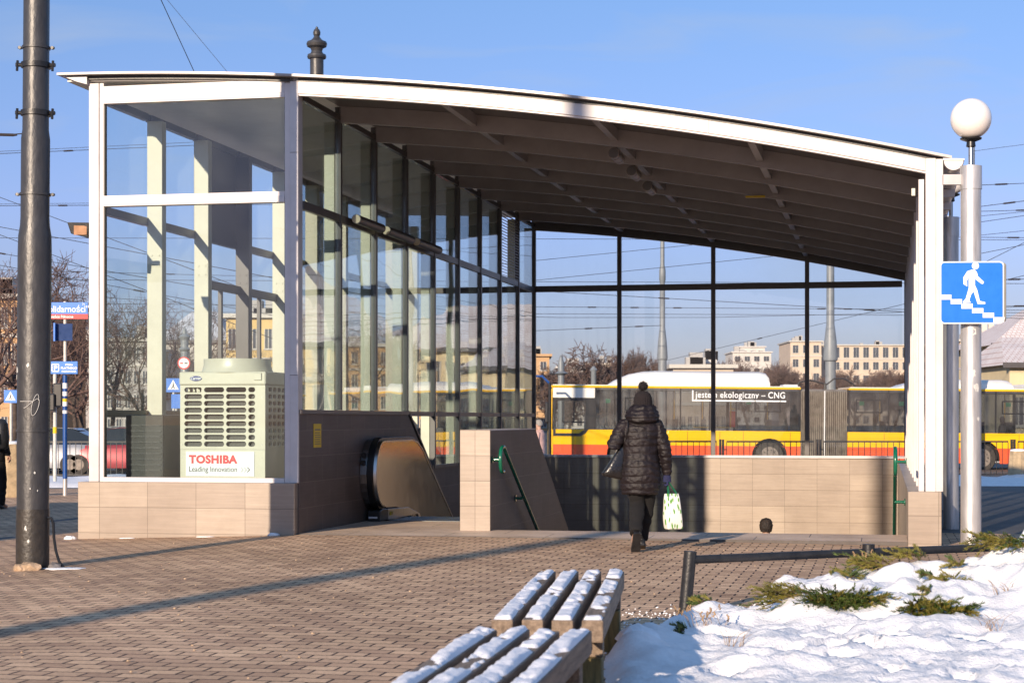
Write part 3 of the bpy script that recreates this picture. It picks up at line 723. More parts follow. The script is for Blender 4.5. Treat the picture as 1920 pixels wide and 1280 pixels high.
# figure in coordinates of the zoomed photo: px 322..628 wide, 890..1192 high
def q(x, y): return ((x-475)/306*2*a, (1041-y)/302*2*a*.985)
mb = MB(); fig(mb, [q(491+17*math.cos(t), 912-17*math.sin(t)) for t in [2*math.pi*i/20 for i in range(20)]])
mb.build('figure_head', wfilm, sn)
mb = MB()
fig(mb, [q(*p) for p in ((476,930),(490,932),(499,945),(503,962),(532,990),(527,1000),(518,998),(489,975),(489,1006),(500,1030),(512,1082),(538,1088),(538,1097),(502,1097),(482,1035),(470,1052),(462,1080),(470,1090),(432,1092),(431,1086),(445,1070),(459,1020),(459,968),(451,984),(452,1012),(434,1000),(433,968),(452,938))])
mb.build('figure_body', wfilm, sn)
for i in range(6):
    x0 = 322+i*51.5 if i else 322
    MB().prism([q(322+51*i,1051+22*i),(q(322+51*i+50+4,1051+22*i)),(q(322+51*i+54 if i < 5 else 628,1075+22*i)),(q(322+51*i,1075+22*i))], -.0175, -.0148).build('step_mark', wfilm, sn)
MB().tube([(0,.14,.2),(0,.24,.2)], .03, 8).build('mounting', steel, sn)
# ---- low black barrier
bar = empty('low_barrier', (1.22,12.7,0), 0, 'low black tubular barrier with a leaning corner post beside the snowy bed', 'barrier')
MB().tube([(-.015,0,-.03),(.03,0,.455)], .045, 20).build('post', blk2, bar, smooth=True)
dx, dy = 1.42*1.0, .48
MB().tube([(.03,0,.395),(1.36,.42,.415),(2.4,.75,.43),(4.2,1.3,.43)], .030, 14).build('top_rail', blk2, bar, smooth=True)
for k in (1.36,2.72): MB().tube([(k,k*.31,-.03),(k,k*.31,.475)], .045, 20).build('post', blk2, bar, smooth=True)
def ell_(c, rx, ry, n): return [(c[0]+rx*math.cos(2*math.pi*j/n), c[1]+ry*math.sin(2*math.pi*j/n), c[2]) for j in range(n)]
# ---- snowy bed
poly = [(.30,8.6),(.40,9.5),(.46,10.1),(.70,11.6),(1.12,12.45),(1.30,12.75),(2.0,13.15),(2.7,13.35),(3.6,13.5),(4.6,13.6),(7,13.7)]
def edge_d(X, Y):
    best = 9; inside = False
    for (x0,y0),(x1,y1) in zip(poly, poly[1:]):
        dx, dy = x1-x0, y1-y0; t = max(0,min(1,((X-x0)*dx+(Y-y0)*dy)/(dx*dx+dy*dy)))
        dd = math.hypot(X-x0-t*dx, Y-y0-t*dy)
        if dd < best: best = dd; s = dx*(Y-y0-t*dy)-dy*(X-x0-t*dx); inside = s < 0
    return best if inside else -best
from mathutils import noise
ridge = [(1.72,0),(1.85,.14),(2.0,.20),(2.3,.22),(2.5,.22),(2.75,.27),(2.9,.24),(3.15,.22),(3.35,.33),(3.6,.45),(4.5,.52),(8,.55)]
def ridge_h(X, Y):
    h = 0
    for (xa,ha),(xb,hb) in zip(ridge, ridge[1:]):
        if xa <= X <= xb: h = ha+(hb-ha)*(X-xa)/(xb-xa)
    wob = .22*noise.noise(Vector((X*1.3, 3.1, 0)))
    yc = 12.55+wob
    k = sm(yc+.75, yc+.2, Y) if Y > yc else sm(yc-1.15-.35*noise.noise(Vector((X*2.2,9.1,0))), yc-.12, Y)
    return h*k
mounds = [(2.35,11.75,.05,.6,.25),(3.1,11.8,.09,.45,.3),(3.7,11.7,.14,.5,.35),(1.32,12.32,.08,.2,.16),(.62,10.3,.14,.16,.22),(.75,10.8,.10,.2,.25),(2.6,11.2,.1,.5,.3),(3.4,11.0,.14,.5,.3)]
rnf = random.Random(77); FEET = []
for (ax, ay, az_, n_) in ((1.0,9.6,50,7),(2.2,9.3,100,6),(3.9,10.2,160,6),(1.3,11.3,10,5)):
    for i in range(n_):
        a_ = R(az_); FEET.append((ax+.33*i*math.cos(a_)+(-1)**i*.09*math.sin(a_)+rnf.uniform(-.06,.06), ay+.33*i*math.sin(a_)-(-1)**i*.09*math.cos(a_)+rnf.uniform(-.06,.06), a_+rnf.uniform(-.3,.3)))
def footprint(X, Y):
    m = 0
    for fx, fy, fa in FEET:
        dx, dy = X-fx, Y-fy
        if dx*dx+dy*dy < .09:
            a_ = dx*math.cos(fa)+dy*math.sin(fa); b_ = -dx*math.sin(fa)+dy*math.cos(fa)
            m = max(m, 1-sm(.6, 1.15, math.hypot(a_/.15, b_/.065)))
    return m
def snow_h(X, Y):
    e = edge_d(X, Y); m = 0
    for (mx,my,h,rx,ry) in mounds: 
        k = ((X-mx)/rx)**2+((Y-my)/ry)**2; m = max(m, h*math.exp(-k*.9))
    m += ridge_h(X, Y)*(1+.5*noise.noise(Vector((X*3.1,Y*3.1,2)))+.25*noise.noise(Vector((X*7,Y*7,4))))
    p = Vector((X, Y, 0))
    sl = 1-.55*min(1, m*4)
    n = noise.noise(p*2.3)*.05 + noise.noise(p*5.5)*.030*sl + noise.noise(p*13)*.014*sl + noise.noise(p*31)*.010 - .09*footprint(X,Y)
    k = sm(-.10, .28, e+noise.noise(p*4)*.08)
    return gz(X,Y)-.05+k*(.13+n*1.25+m)
mb = MB(); x0, x1, y0, y1, st = .1, 6.4, 8.5, 14.0, .032
nx = int((x1-x0)/st); ny = int((y1-y0)/st)
for j in range(ny+1):
    for i in range(nx+1): X = x0+i*st; Y = y0+j*st; mb.v.append((X,Y,snow_h(X,Y)))
for j in range(ny):
    for i in range(nx):
        a_ = j*(nx+1)+i; 
        if max(mb.v[a_][2], mb.v[a_+1][2], mb.v[a_+nx+1][2]) > -.046: mb.f.append((a_,a_+1,a_+nx+2,a_+nx+1)); mb.m.append(0)
o = mb.build('snow_bed', snowm, smooth=180); tag(o, kind='structure')
# ---- grit and snow crumbs on the paving
rn = random.Random(21); mb = MB(); mg = MB()
for i in range(900):
    if i % 3: 
        a_ = rn.random(); k_ = int(a_*9); (xa,ya),(xb,yb) = poly[k_], poly[k_+1]; t_ = rn.random(); off = abs(rn.gauss(0,.35)); X = xa+(xb-xa)*t_-off*.8; Y = ya+(yb-ya)*t_+off*.6
    else: X = rn.uniform(-6,4); Y = rn.uniform(9.5,21)
    if B(0,0).y-.2012*(X-OX)/.98 < Y+.25: continue
    s_ = rn.uniform(.003,.011) if i % 3 else rn.uniform(.004,.014); m_ = mb if (i % 3 and rn.random() < .8) else mg
    z = gz(X,Y)+.006; m_.loft([ell_((X,Y,z-.002), s_, s_*.8, 5), ell_((X,Y,z+s_*.5), s_*.6, s_*.5, 5)])
tag(mb.build('snow_crumbs', snowt), kind='stuff'); tag(mg.build('grit', rub), kind='stuff')
# ---- junipers poking out of the snow
jun = M('juniper_green', (.085,.13,.02), .6, 0, .3, 3, col2=(.028,.055,.01))
juny = M('juniper_yellow_tip', (.26,.21,.035), .6, 0, .3, 3, col2=(.09,.10,.018))
stemm = M('brown_stem', (.10,.06,.035), .8, 0, .2, 9)
def juniper(px, D, z, size, dirs, n, seed, label, tips=.5):
    rn = random.Random(seed); X = (px-960)/3400*D
    t = empty('juniper_shrub', (X,D,z), 0, label, 'shrub', 'juniper shrubs under the snow')
    mb = MB(); ms = MB()
    for k in range(n):
        az = R(rn.uniform(*dirs)); el = R(rn.uniform(-12,38)); L_ = size*rn.uniform(.5,1.0)
        base = Vector((rn.uniform(-.35,.35)*size*1.5, rn.uniform(-.15,.2)*size, rn.uniform(-.35,.25)*size*.5))
        dd = Vector((math.cos(az)*math.cos(el), math.sin(az)*math.cos(el), math.sin(el)))
        pts = []
        for i in range(8):
            s = i/7; pts.append(base+dd*L_*s+Vector((0,0,-.35*L_*s*s*rn.uniform(.2,1))))
        ms.tube(pts, [.0035*(1-.8*i/7) for i in range(8)], 4)
        mb.cur = 1 if rn.random() < tips else 0
        for i in range(1, 8):
            for m_ in range(9):
                p = pts[i-1].lerp(pts[i], rn.random()); side = Vector((rn.gauss(0,1), rn.gauss(0,1), rn.gauss(0,.8))).normalized()
                leaf = (dd*1.3+side*.6).normalized()*rn.uniform(.02,.055)*(1.2-.07*i)
                wv = leaf.cross(Vector((rn.gauss(0,1),rn.gauss(0,1),rn.gauss(0,1)))).normalized()*.0019
                b0 = len(mb.v); mb.v += [tuple(p-wv), tuple(p+wv), tuple(p+leaf*.6+wv), tuple(p+leaf), tuple(p+leaf*.6-wv)]; mb.f.append((b0,b0+1,b0+2,b0+3,b0+4)); mb.m.append(mb.cur)
    mb.build('foliage', [jun, juny], t); ms.build('stem', stemm, t)
    return t
J = [(1565,11.9,.17,.27,(180,360),200,1,'largest dark green juniper branch sticking out under the snow cap',.2),
 (1490,12.0,.19,.26,(150,230),46,2,'yellow green juniper tips pointing left at the end of the snow cap',.9),
 (1625,11.85,.14,.18,(200,320),46,3,'dark juniper sprig right of the largest exposed branch',.2),
 (1735,11.6,.18,.20,(180,330),60,4,'green juniper sprigs in the hollow in the middle of the bed',.5),
 (1785,11.5,.16,.18,(190,340),60,5,'dark juniper clump at the right end of the middle hollow',.25),
 (1645,12.75,.42,.22,(110,200),34,6,'bright juniper tuft in front of the second barrier post',.8),
 (1705,12.7,.46,.18,(30,160),22,7,'juniper tips on top of the snow left of the silver lamp post',.8),
 (1795,12.6,.42,.10,(40,140),10,8,'tiny juniper tip standing up left of the lamp post foot',.8),
 (1865,12.75,.53,.20,(120,230),30,9,'yellow green juniper tuft right of the silver lamp post foot',.85),
 (1918,12.6,.58,.18,(150,300),24,10,'juniper sprig on the snow at the right edge',.6),
 (1770,12.2,.30,.16,(0,180),12,11,'long yellowish juniper twig lying on the bright snow slope',.9),
 (1320,12.3,.13,.10,(60,200),24,12,'small green sprig in the snow at the foot of the corner post',.2),
 (1735,12.3,.36,.09,(60,140),10,13,'short olive sprig on the slope below the barrier rail',.7),
 (1580,12.6,.30,.15,(10,170),16,14,'flat juniper sprig on the crest behind the big branch',.6),
 (1735,11.9,.25,.13,(40,120),12,15,'upright thin juniper shoot above the middle hollow',.7),
 (1280,11.0,.10,.10,(20,160),9,16,'low dark sprig in the trampled snow at the left',.4)]
for px, D, z, *r in J:
    X = (px-960)/3400*D; juniper(px, D, max(snow_h(X,D)+.005, min(z, snow_h(X,D)+.05)), *r)
dry = M('dry_weed', (.34,.22,.12), .8, 0, .2, 9)
for i, (px, D, lb) in enumerate(((1310,11.4,'dry brown weed stalks in the snow below the corner post'),(1350,11.6,'single dry brown seed stalk left in the snow'),(1620,12.9,'dry upright stalk near the far edge of the snow'),(1860,11.1,'fan of thin dark grass blades in the snow at the right'),(1880,12.0,'small dry grass tuft on the right slope'),(1380,10.6,'flattened dry grass in the snow near the bottom'))):
    rn = random.Random(40+i); X = (px-960)/3400*D; mb = MB()
    for k in range(12 if i != 1 else 4):
        a_ = rn.uniform(0,6.28); L_ = rn.uniform(.06,.17); c = Vector((rn.uniform(-.06,.06), rn.uniform(-.04,.04), 0))
        mb.tube([c, c+Vector((math.cos(a_)*L_*.25, math.sin(a_)*L_*.25, L_*.5)), c+Vector((math.cos(a_)*L_*.7, math.sin(a_)*L_*.7, L_*.75))], [.002,.0016,.0008], 4)
        if i < 3: 
            for m_ in range(3): p = c+Vector((math.cos(a_)*L_*.6, math.sin(a_)*L_*.6, L_*.6+m_*.012)); mb.tube([p, p+Vector((rn.uniform(-.01,.01),0,.012))], .005, 5)
    mb.build('dry_grass', dry, loc=(X,D,snow_h(X,D)-.01)); tag(bpy.context.scene.collection.objects[-1], lb, 'dry grass')
cl = Vector(((1590-960)/3400*9.95, 9.95)); 
rock('snow_lump', (1.83,9.95,snow_h(1.83,9.95)+.02), (.06,.05,.035), snowt, 'round dirty snow lump near the bottom of the bed', 'snow', 11)
rock('snow_lump', (.74,10.6,.09), (.13,.20,.10), snowt, 'large grey lump of old snow right of the bench', 'snow', 12)
# ---- benches
wood = M('weathered_bench_wood', (.30,.225,.165), .75, 0, .3, 7, .5, 30, stretch=(6,.5,6), col2=(.12,.085,.06))
woodg = M('mossy_bench_leg', (.22,.16,.06), .8, 0, .3, 9, .5, 30, stretch=(5,5,.6), col2=(.07,.06,.02))
bsnow = M('bench_snow', (.84,.84,.87), .6, 0, .02, 8, .5, 60, col2=(.74,.75,.80))
def bench(X, Y, rz, L_, W, label, seed, side=0):
    t = empty('bench', (X,Y,0), rz, label, 'bench', 'backless timber benches with snow on the slats')
    rn = random.Random(seed); n = 4; g = .04; bw = (W-(n-1)*g)/n; zt = .445
    for k in range(n):
        xa = -W/2+k*(bw+g); off = rn.uniform(-.03,.03)
        sl = MB().box(xa,xa+bw,-L_+off,off,zt-.105,zt).build('slat', wood, t, bevel=.006)
        m = MB(); ny = int(L_/.018); nxx = 9
        for j in range(ny+1):
            y = -L_+off+.01+(L_-.02)*j/ny
            for i in range(nxx+1):
                x = xa+.004+(bw-.008)*i/nxx
                p = Vector((x*9+k*7+seed*3, y*5+seed, seed*1.7))
                v = noise.noise(p*.55)*.7+noise.noise(p*1.6)*.45+noise.noise(p*4)*.22
                cov = sm(-.22,.06,v+.12)
                e = min(1, min(i, nxx-i)/1.3)*min(1, min(j, ny-j)/1.5)
                h = -.006+cov*(.013+.022*max(0,v+.35))*(e**.5) + (0 if e > 0 else 0)
                m.v.append((x, y, zt+h))
        for j in range(ny):
            for i in range(nxx):
                a_ = j*(nxx+1)+i; m.f.append((a_,a_+1,a_+nxx+2,a_+nxx+1)); m.m.append(0)
        m.build('snow_cover', bsnow, sl, smooth=180)
    for y in (-.28,-L_+.28):
        MB().box(-W/2+.02,W/2-.012,y-.055,y+.055,zt-.2,zt-.1055).build('cross_beam', wood, t, bevel=.005)
        for x in (-W/2+.06,W/2-.10): MB().box(x-.03,x+.085,y-.11,y+.11,-.08,zt-.2005).build('leg', woodg, t, bevel=.008)
bench(.43, 11.15, R(-5.6), 2.72, .52, 'farther snow dusted timber bench ending beside the paving', 3)
bench(.095, 8.05, R(-9.2), 2.3, .52, 'nearer snow covered timber bench cut off by the bottom edge', 8)
# ---- off-frame things that throw the long shadows
om = empty('tram_mast', (-11.55,-6.0,0), 0, 'tall grey mast outside the picture throwing the long shadow across the paving', 'mast')
MB().lathe([(.22,-.1),(.21,3),(.20,6),(.16,14.5)], n=28).build('shaft', greyp, om, smooth=True)
MB().lathe([(.21,-.1),(.21,.5),(.19,.52)], n=28).build('foot_band', foot, om, smooth=True)
kp = M('blocker_panel', (.30,.28,.25), .6)
ko = empty('shade_blocker', (-14.2,14.0,gz(-14,16)), 0, 'unseen grey kiosk standing left of the picture', 'blocker')  # unseen block added to cast the shade on the left paving
MB().box(0,4.2,0,4.0,-.1,3.9).build('wall', kp, ko, bevel=.02)
MB().box(-.3,4.35,-.3,4.3,3.901,4.2).build('roof', dark, ko, bevel=.02)
MB().box(.6,3.6,-.03,-.001,1.1,2.4).build('front_sheet', alu, ko)
# ================================================================ PEOPLE
def ell(c, rx, ry, n=20, tilt=0):
    return [(c[0]+rx*math.cos(2*math.pi*j/n), c[1]+ry*math.sin(2*math.pi*j/n), c[2]+tilt*math.sin(2*math.pi*j/n)) for j in range(n)]
def person(loc, rz, P, label, group=None):
    t = empty('person', loc, rz, label, 'person', group)
    skin = M('skin', (.50,.30,.22), .5, 0, .06, 6)
    b = MB()
    hp = P.get('pelvis', Vector((0,0,.90)))
    b.loft([ell(hp+Vector((0,0,z)), rx, ry) for z, rx, ry in ((-.10,.06,.06),(-.04,.15,.10),(.04,.155,.11),(.14,.13,.095),(.30,.15,.105),(.42,.165,.10),(.49,.12,.075),(.515,.055,.05))])
    nk = P.get('neck', Vector((0,.01,1.42))); hd = P.get('head', Vector((0,.03,1.60)))
    b.tube([nk-Vector((0,0,.05)), nk+Vector((0,.0,.04)), hd-Vector((0,.005,.05))], [.055,.05,.05], 12)
    hr = []
    for z, rx, ry, oy in ((-.125,.02,.02,.045),(-.115,.04,.045,.04),(-.085,.052,.07,.025),(-.04,.066,.088,.008),(.0,.073,.096,0),(.05,.074,.097,-.004),(.09,.058,.078,-.006),(.115,.028,.04,-.006),(.122,.01,.01,-.005)):
        hr.append(ell(hd+Vector((0,oy,z)), rx, ry))
    b.loft(hr)
    b.loft([ell(hd+Vector((0,.102,z)), r, r*1.1, 8) for z, r in ((.015,.006),(-.01,.009),(-.03,.013),(-.037,.006))])   # nose
    for s in (-1,1): b.loft([ell(hd+Vector((s*.076,-.005,z)), .010, .018, 8) for z in (-.03,-.01,.02,.03)])      # ears
    for s, A in ((1,P['armR']), (-1,P['armL'])):
        A = [Vector(a) for a in A]
        b.tube([A[0], A[0].lerp(A[1],.3), A[1], A[1].lerp(A[2],.3), A[2]], [.052,.048,.038,.038,.026], 12)
        if s == 1 and P.get('gloved'): continue
        hdv = (A[3]-A[2]).normalized()
        up = Vector(P.get('palm', (0,1,0))); sd = hdv.cross(Vector((1,0,0))).normalized() if abs(hdv.x) < .9 else Vector((0,1,0))
        th = hdv.cross(sd).normalized()
        c0 = A[2]; c1 = A[2]+hdv*.085
        b.tube([c0, c0+hdv*.03, c1], [(.024,.02),(.022,.040),(.016,.042)], 10)
        inward = th*(-s) if th.x*s > 0 else th*s
        for f, (o_, L_) in enumerate(((-.030,.068),(-.010,.078),(.011,.072),(.031,.056))):
            p0 = c1+sd*o_-hdv*.01; p1 = p0+hdv*L_*.5; cv = Vector((-s*.6,0,0))
            p2 = p1+(hdv*.5+cv*.7).normalized()*L_*.42; p3 = p2+(hdv*-.2+cv).normalized()*L_*.3
            b.tube([p0,p1,p2,p3], [.0095,.009,.0085,.007], 8)
        p0 = c0+sd*.030+hdv*.025; b.tube([p0, p0+(sd*.7+hdv*.6).normalized()*.035, p0+(sd*.5+hdv).normalized()*.062+Vector((-s*.012,0,0))], [.012,.0105,.008], 8)
    for A in (P['legR'], P['legL']):
        A = [Vector(a) for a in A]
        b.tube([A[0], A[0].lerp(A[1],.35), A[1], A[1].lerp(A[2],.35), A[2]], [.088,.078,.055,.056,.038], 14)
        b.tube([A[2]+Vector((0,0,0)), A[2].lerp(A[3],.5), A[3]], [(.038,.04),(.036,.035),(.022,.036)], 10)
    body = meshobj('body', remesh(b, P.get('vox', .0085), 3), skin, t)
    if P.get('trousers'):
        b = MB()
        b.loft([ell(hp+Vector((0,0,z)), rx, ry) for z, rx, ry in ((-.12,.10,.09),(-.04,.172,.122),(.04,.175,.13),(.14,.15,.115))])
        for A in (P['legR'], P['legL']):
            A = [Vector(a) for a in A]
            dn = (A[2]-A[1]).normalized()
            b.tube([A[0], A[0].lerp(A[1],.35), A[0].lerp(A[1],.8), A[1], A[1].lerp(A[2],.3), A[1].lerp(A[2],.75), A[2]+dn*.02], [.108,.098,.084,.078,.080,.070,.066], 16)
        def dp(c, n): return .006*noise.noise(Vector((c.x*9, c.y*9, c.z*13)))+.0035*math.sin(c.z*55+4*noise.noise(c*5))*sm(.55,.3,c.z)
        meshobj('trousers', remesh(b, .010, 3, dp), P['trousers'], t)
    for A in (P['legR'], P['legL']):
        A = [Vector(a) for a in A]; m = MB()
        toe = A[3]; ank = A[2]; f = (toe-ank); fl_ = Vector((f.x, f.y, f.z)).normalized()
        upv = (ank-toe); up = Vector((0,0,1)); up = (up-fl_*up.dot(fl_)).normalized(); sdv = fl_.cross(up).normalized()
        heel = ank-fl_*.045-up*.055
        m.tube([ank+(A[1]-ank).normalized()*.13, ank+(A[1]-ank).normalized()*.03, ank-up*.02], [.060,.056,.055], 14)
        rings = []
        for s_, w_, h_, lift in ((-.01,.020,.03,.0),(0.0,.036,.06,.0),(.06,.040,.062,0),(.12,.040,.052,0),(.18,.046,.036,0),(.24,.040,.026,.004),(.262,.02,.014,.006)):
            c = heel+fl_*s_+up*(h_*.5-.03+lift)
            rings.append([tuple(c+sdv*w_*math.cos(2*math.pi*j/14)+up*h_*.62*math.sin(2*math.pi*j/14)) for j in range(14)])
        m.loft(rings)
        bt = meshobj('boot', remesh(m, .007, 2), P.get('boots', black), t)
        m = MB(); rings = []
        for s_, w_ in ((-.012,.024),(.0,.040),(.08,.040),(.13,.042),(.19,.050),(.245,.043),(.268,.02)):
            c = heel+fl_*s_-up*.036; rings.append([tuple(c+sdv*w_+up*.01), tuple(c-sdv*w_+up*.01), tuple(c-sdv*w_-up*.014), tuple(c+sdv*w_-up*.014)])
        m.loft(rings).build('sole', blk2, bt)
    return t
coatm = M('plum_black_quilted_nylon', (.012,.008,.010), .55, 0, .25, 9, .5, 70, spec=.35)
trou = M('black_trouser_cloth', (.005,.0045,.0055), .95, 0, .2, 20)
knit = M('dark_knit', (.012,.008,.010), .95, 0, .3, 60, .9, 120)
wX, wY = 1.355, 19.15
PW_ = dict(pelvis=Vector((.005,.0,.88)), neck=Vector((.02,.01,1.38)), head=Vector((.03,.05,1.535)),
  armR=[(.175,0,1.30),(.262,-.015,1.04),(.285,.035,.80),(.288,.045,.70)], armL=[(-.175,0,1.30),(-.285,-.06,1.10),(-.20,.17,1.12),(-.13,.2,1.14)],
  legR=[(.085,0,.86),(.085,.12,.49),(.028,.20,.11),(.028,.36,.035)], legL=[(-.075,0,.86),(-.030,.02,.47),(-.068,-.28,.20),(-.080,-.18,.035)],
  trousers=trou, boots=M('black_boot_leather', (.012,.011,.011), .35, 0, .2, 12))
PW_['gloved'] = True
wm = person((wX,wY,gz(wX,wY)+.012), 0, PW_, 'woman walking away in a dark puffer coat and bobble hat carrying two bags')
# coat
b = MB()
b.loft([ell((x,y,z), rx, ry, 28) for z, rx, ry, x, y in ((.585,.17,.12,.0,0),(.60,.195,.145,0,0),(.66,.210,.155,0,0),(.78,.214,.165,0,-.005),(.88,.208,.162,0,-.008),(.98,.190,.148,.0,-.003),(1.06,.186,.142,.0,0),(1.16,.196,.148,.003,0),(1.25,.212,.145,.006,0),(1.31,.205,.125,.01,0),(1.36,.155,.10,.015,0),(1.40,.09,.08,.02,.01),(1.43,.07,.07,.02,.01))])
aR = [Vector(a) for a in PW_['armR']]; aL = [Vector(a) for a in PW_['armL']]
b.tube([(.10,0,1.32),(.17,0,1.305),aR[0].lerp(aR[1],.35),aR[1],aR[1].lerp(aR[2],.5),aR[2]+Vector((0,0,.01))], [.07,.080,.078,.068,.062,.050], 18)
b.tube([(-.10,0,1.32),(-.165,0,1.305),aL[0].lerp(aL[1],.4),aL[1],aL[1].lerp(aL[2],.5),aL[2]], [.07,.080,.080,.074,.062,.05], 18)
b.loft([ell((x,y,z), rx, ry, 28, tl) for z, rx, ry, x, y, tl in ((1.345,.13,.12,.02,-.02,.02),(1.375,.172,.145,.02,-.03,.03),(1.42,.178,.150,.018,-.035,.03),(1.46,.158,.14,.02,-.025,.02),(1.50,.135,.125,.025,-.005,.0),(1.525,.115,.115,.028,.0,0))])
def quilt(c, n):
    hoodk = sm(1.34,1.38,c.z)*(1 if abs(c.x-.02) < .19 else 0)
    arm = abs(c.x) > .205 and c.z > .74
    sp_ = .062 if arm else .078
    ph = c.z/sp_ + .34*noise.noise(Vector((c.x*6,c.y*6,c.z*5))) + (.25 if arm else 0) + (c.x*c.x*.8)
    if hoodk > .5: ph = (c.z-1.34)/.045
    g = abs(math.sin(math.pi*ph))
    r = .0115*(g**.4)-.008
    r += .009*noise.noise(Vector((c.x*26+c.z*14,c.y*26,c.z*36)))*g + .005*noise.noise(c*14)
    if hoodk > .5:
        r += .004*math.cos(math.atan2(c.x-.02, -c.y)*9)
    return r
meshobj('coat', remesh(b, .0075, 3, quilt), coatm, wm)
for (p, q_, r) in ((aR[2], Vector((0,0,-1)), .048),): MB().tube([p+Vector((0,0,.02)), p+q_*.012], [r,.044], 18).build('cuff', coatm, wm, smooth=True)
# hat and bobble
b = MB(); b.loft([ell((.03,y,z), rx, ry, 28) for z, rx, ry, y in ((1.475,.094,.112,.045),(1.50,.099,.118,.045),(1.545,.099,.117,.046),(1.60,.094,.112,.043),(1.645,.076,.092,.04),(1.668,.045,.055,.038),(1.676,.01,.012,.038))])
def kn(c, n):
    a_ = math.atan2(c.y-.045, c.x-.03); return .0025*math.cos(a_*30)
meshobj('knit_hat', remesh(b, .006, 2, kn), knit, wm)
rn = random.Random(9); b = MB()
for i in range(1100):
    dd = Vector((rn.gauss(0,1),rn.gauss(0,1),rn.gauss(0,1))).normalized(); e = dd.orthogonal().normalized()*.0035; c = Vector((.033,.035,1.725))
    L_ = rn.uniform(.052,.064); k = len(b.v); b.v += [tuple(c+dd*.02-e), tuple(c+dd*.02+e), tuple(c+dd*L_+Vector((rn.uniform(-.006,.006),)*3))]; b.f.append((k,k+1,k+2)); b.m.append(0)
b.loft([ell((.033,.035,1.725+.046*math.sin(R(a_))), .046*math.cos(R(a_))+.001, .046*math.cos(R(a_))+.001, 14) for a_ in range(-90,91,15)])
b.build('bobble', knit, wm)
glove = M('navy_glove_knit', (.012,.016,.07), .8, 0, .2, 40)
b = MB(); hv = Vector((.0,.06,-1)).normalized(); c0 = aR[2]+hv*.0
b.tube([c0, c0+hv*.04, c0+hv*.09], [(.030,.030),(.026,.044),(.020,.046)], 12)
for o_, L_ in ((-.033,.07),(-.011,.08),(.011,.075),(.032,.06)):
    p0 = c0+hv*.085+Vector((0,o_,0)); p1 = p0+hv*L_*.42+Vector((.004,0,0)); p2 = p1+Vector((-.022,0,-.012)); p3 = p2+Vector((-.010,0,.016)); b.tube([p0,p1,p2,p3], [.0125,.012,.011,.009], 8)
p0 = c0+hv*.035+Vector((0,.03,0)); b.tube([p0, p0+Vector((-.012,.022,-.03)), p0+Vector((-.024,.018,-.055))], [.014,.012,.010], 8)
meshobj('glove', remesh(b, .0045, 2), glove, wm)
# handbag on the left shoulder
hb = empty('shoulder_bag', (wX-.27,wY-.03,.76), R(8), 'black leather shoulder bag hanging on the walking woman left side', 'handbag')
lea = M('black_leather', (.012,.011,.012), .28, 0, .2, 10, .5, 35, coat=.2)
b = MB()
rings = []
for z, w0, w1, th in ((0.0,-.135,.085,.045),(.02,-.145,.10,.06),(.08,-.115,.10,.062),(.16,-.06,.105,.055),(.24,-.01,.11,.04),(.31,.045,.115,.022),(.34,.075,.115,.012)):
    cx = (w0+w1)/2; hw = (w1-w0)/2; rings.append([(cx+hw*math.copysign(abs(math.cos(t_))**.6, math.cos(t_)), th*math.copysign(abs(math.sin(t_))**.6, math.sin(t_)), z+(.055*((cx+hw*math.cos(t_)-w0)/(w1-w0)-.5)*-1 if z < .05 else 0)) for t_ in [2*math.pi*j/24 for j in range(24)]])
b.loft(rings); b.build('bag_body', lea, hb, smooth=180).rotation_euler = (0,0,0)
for dy in (-.02,.03):
    b = MB(); b.tube([(.09,dy,.31),(.105,dy-.04,.40),(.115,dy-.08,.48),(.122,dy-.075,.56),(.125,dy-.03,.615),(.128,dy+.03,.63),(.13,dy+.08,.58)], [(.011,.005)]*7, 8); b.build('strap', lea, hb, smooth=True)
# shopping bag
leafm, nt_, N_, L_n, out_ = nodes('green_leaf_print')
bs = N_.new('ShaderNodeBsdfPrincipled'); L_n.new(bs.outputs[0], out_.inputs[0]); bs.inputs['Roughness'].default_value = .45
tc = N_.new('ShaderNodeTexCoord'); mp = N_.new('ShaderNodeMapping'); L_n.new(tc.outputs['Object'], mp.inputs[0]); mp.inputs['Scale'].default_value = (9,9,15)
vo = N_.new('ShaderNodeTexVoronoi'); vo.inputs['Scale'].default_value = 1; L_n.new(mp.outputs[0], vo.inputs[0])
mp.inputs['Rotation'].default_value = (0,R(38),0); mp.inputs['Scale'].default_value = (34,20,11)
mp2 = N_.new('ShaderNodeMapping'); L_n.new(tc.outputs['Object'], mp2.inputs[0]); mp2.inputs['Rotation'].default_value = (0,R(-38),0); mp2.inputs['Scale'].default_value = (34,20,11); mp2.inputs['Location'].default_value = (.4,.2,.7)
vo2 = N_.new('ShaderNodeTexVoronoi'); vo2.inputs['Scale'].default_value = 1; L_n.new(mp2.outputs[0], vo2.inputs[0])
mn = N_.new('ShaderNodeMath'); mn.operation = 'MINIMUM'; L_n.new(vo.outputs['Distance'], mn.inputs[0]); L_n.new(vo2.outputs['Distance'], mn.inputs[1])
r_ = N_.new('ShaderNodeValToRGB'); L_n.new(mn.outputs[0], r_.inputs[0]); e_ = r_.color_ramp.elements
e_[0].position = .26; e_[0].color = (.10,.34,.03,1); e_[1].position = .34; e_[1].color = (.80,.80,.74,1)
L_n.new(r_.outputs[0], bs.inputs['Base Color'])
sb = empty('shopping_bag', (wX+.345,wY+.05,.215), R(22), 'white shopping bag with green leaf print and green handles held by the woman', 'shopping bag')
b = MB(); rings = []
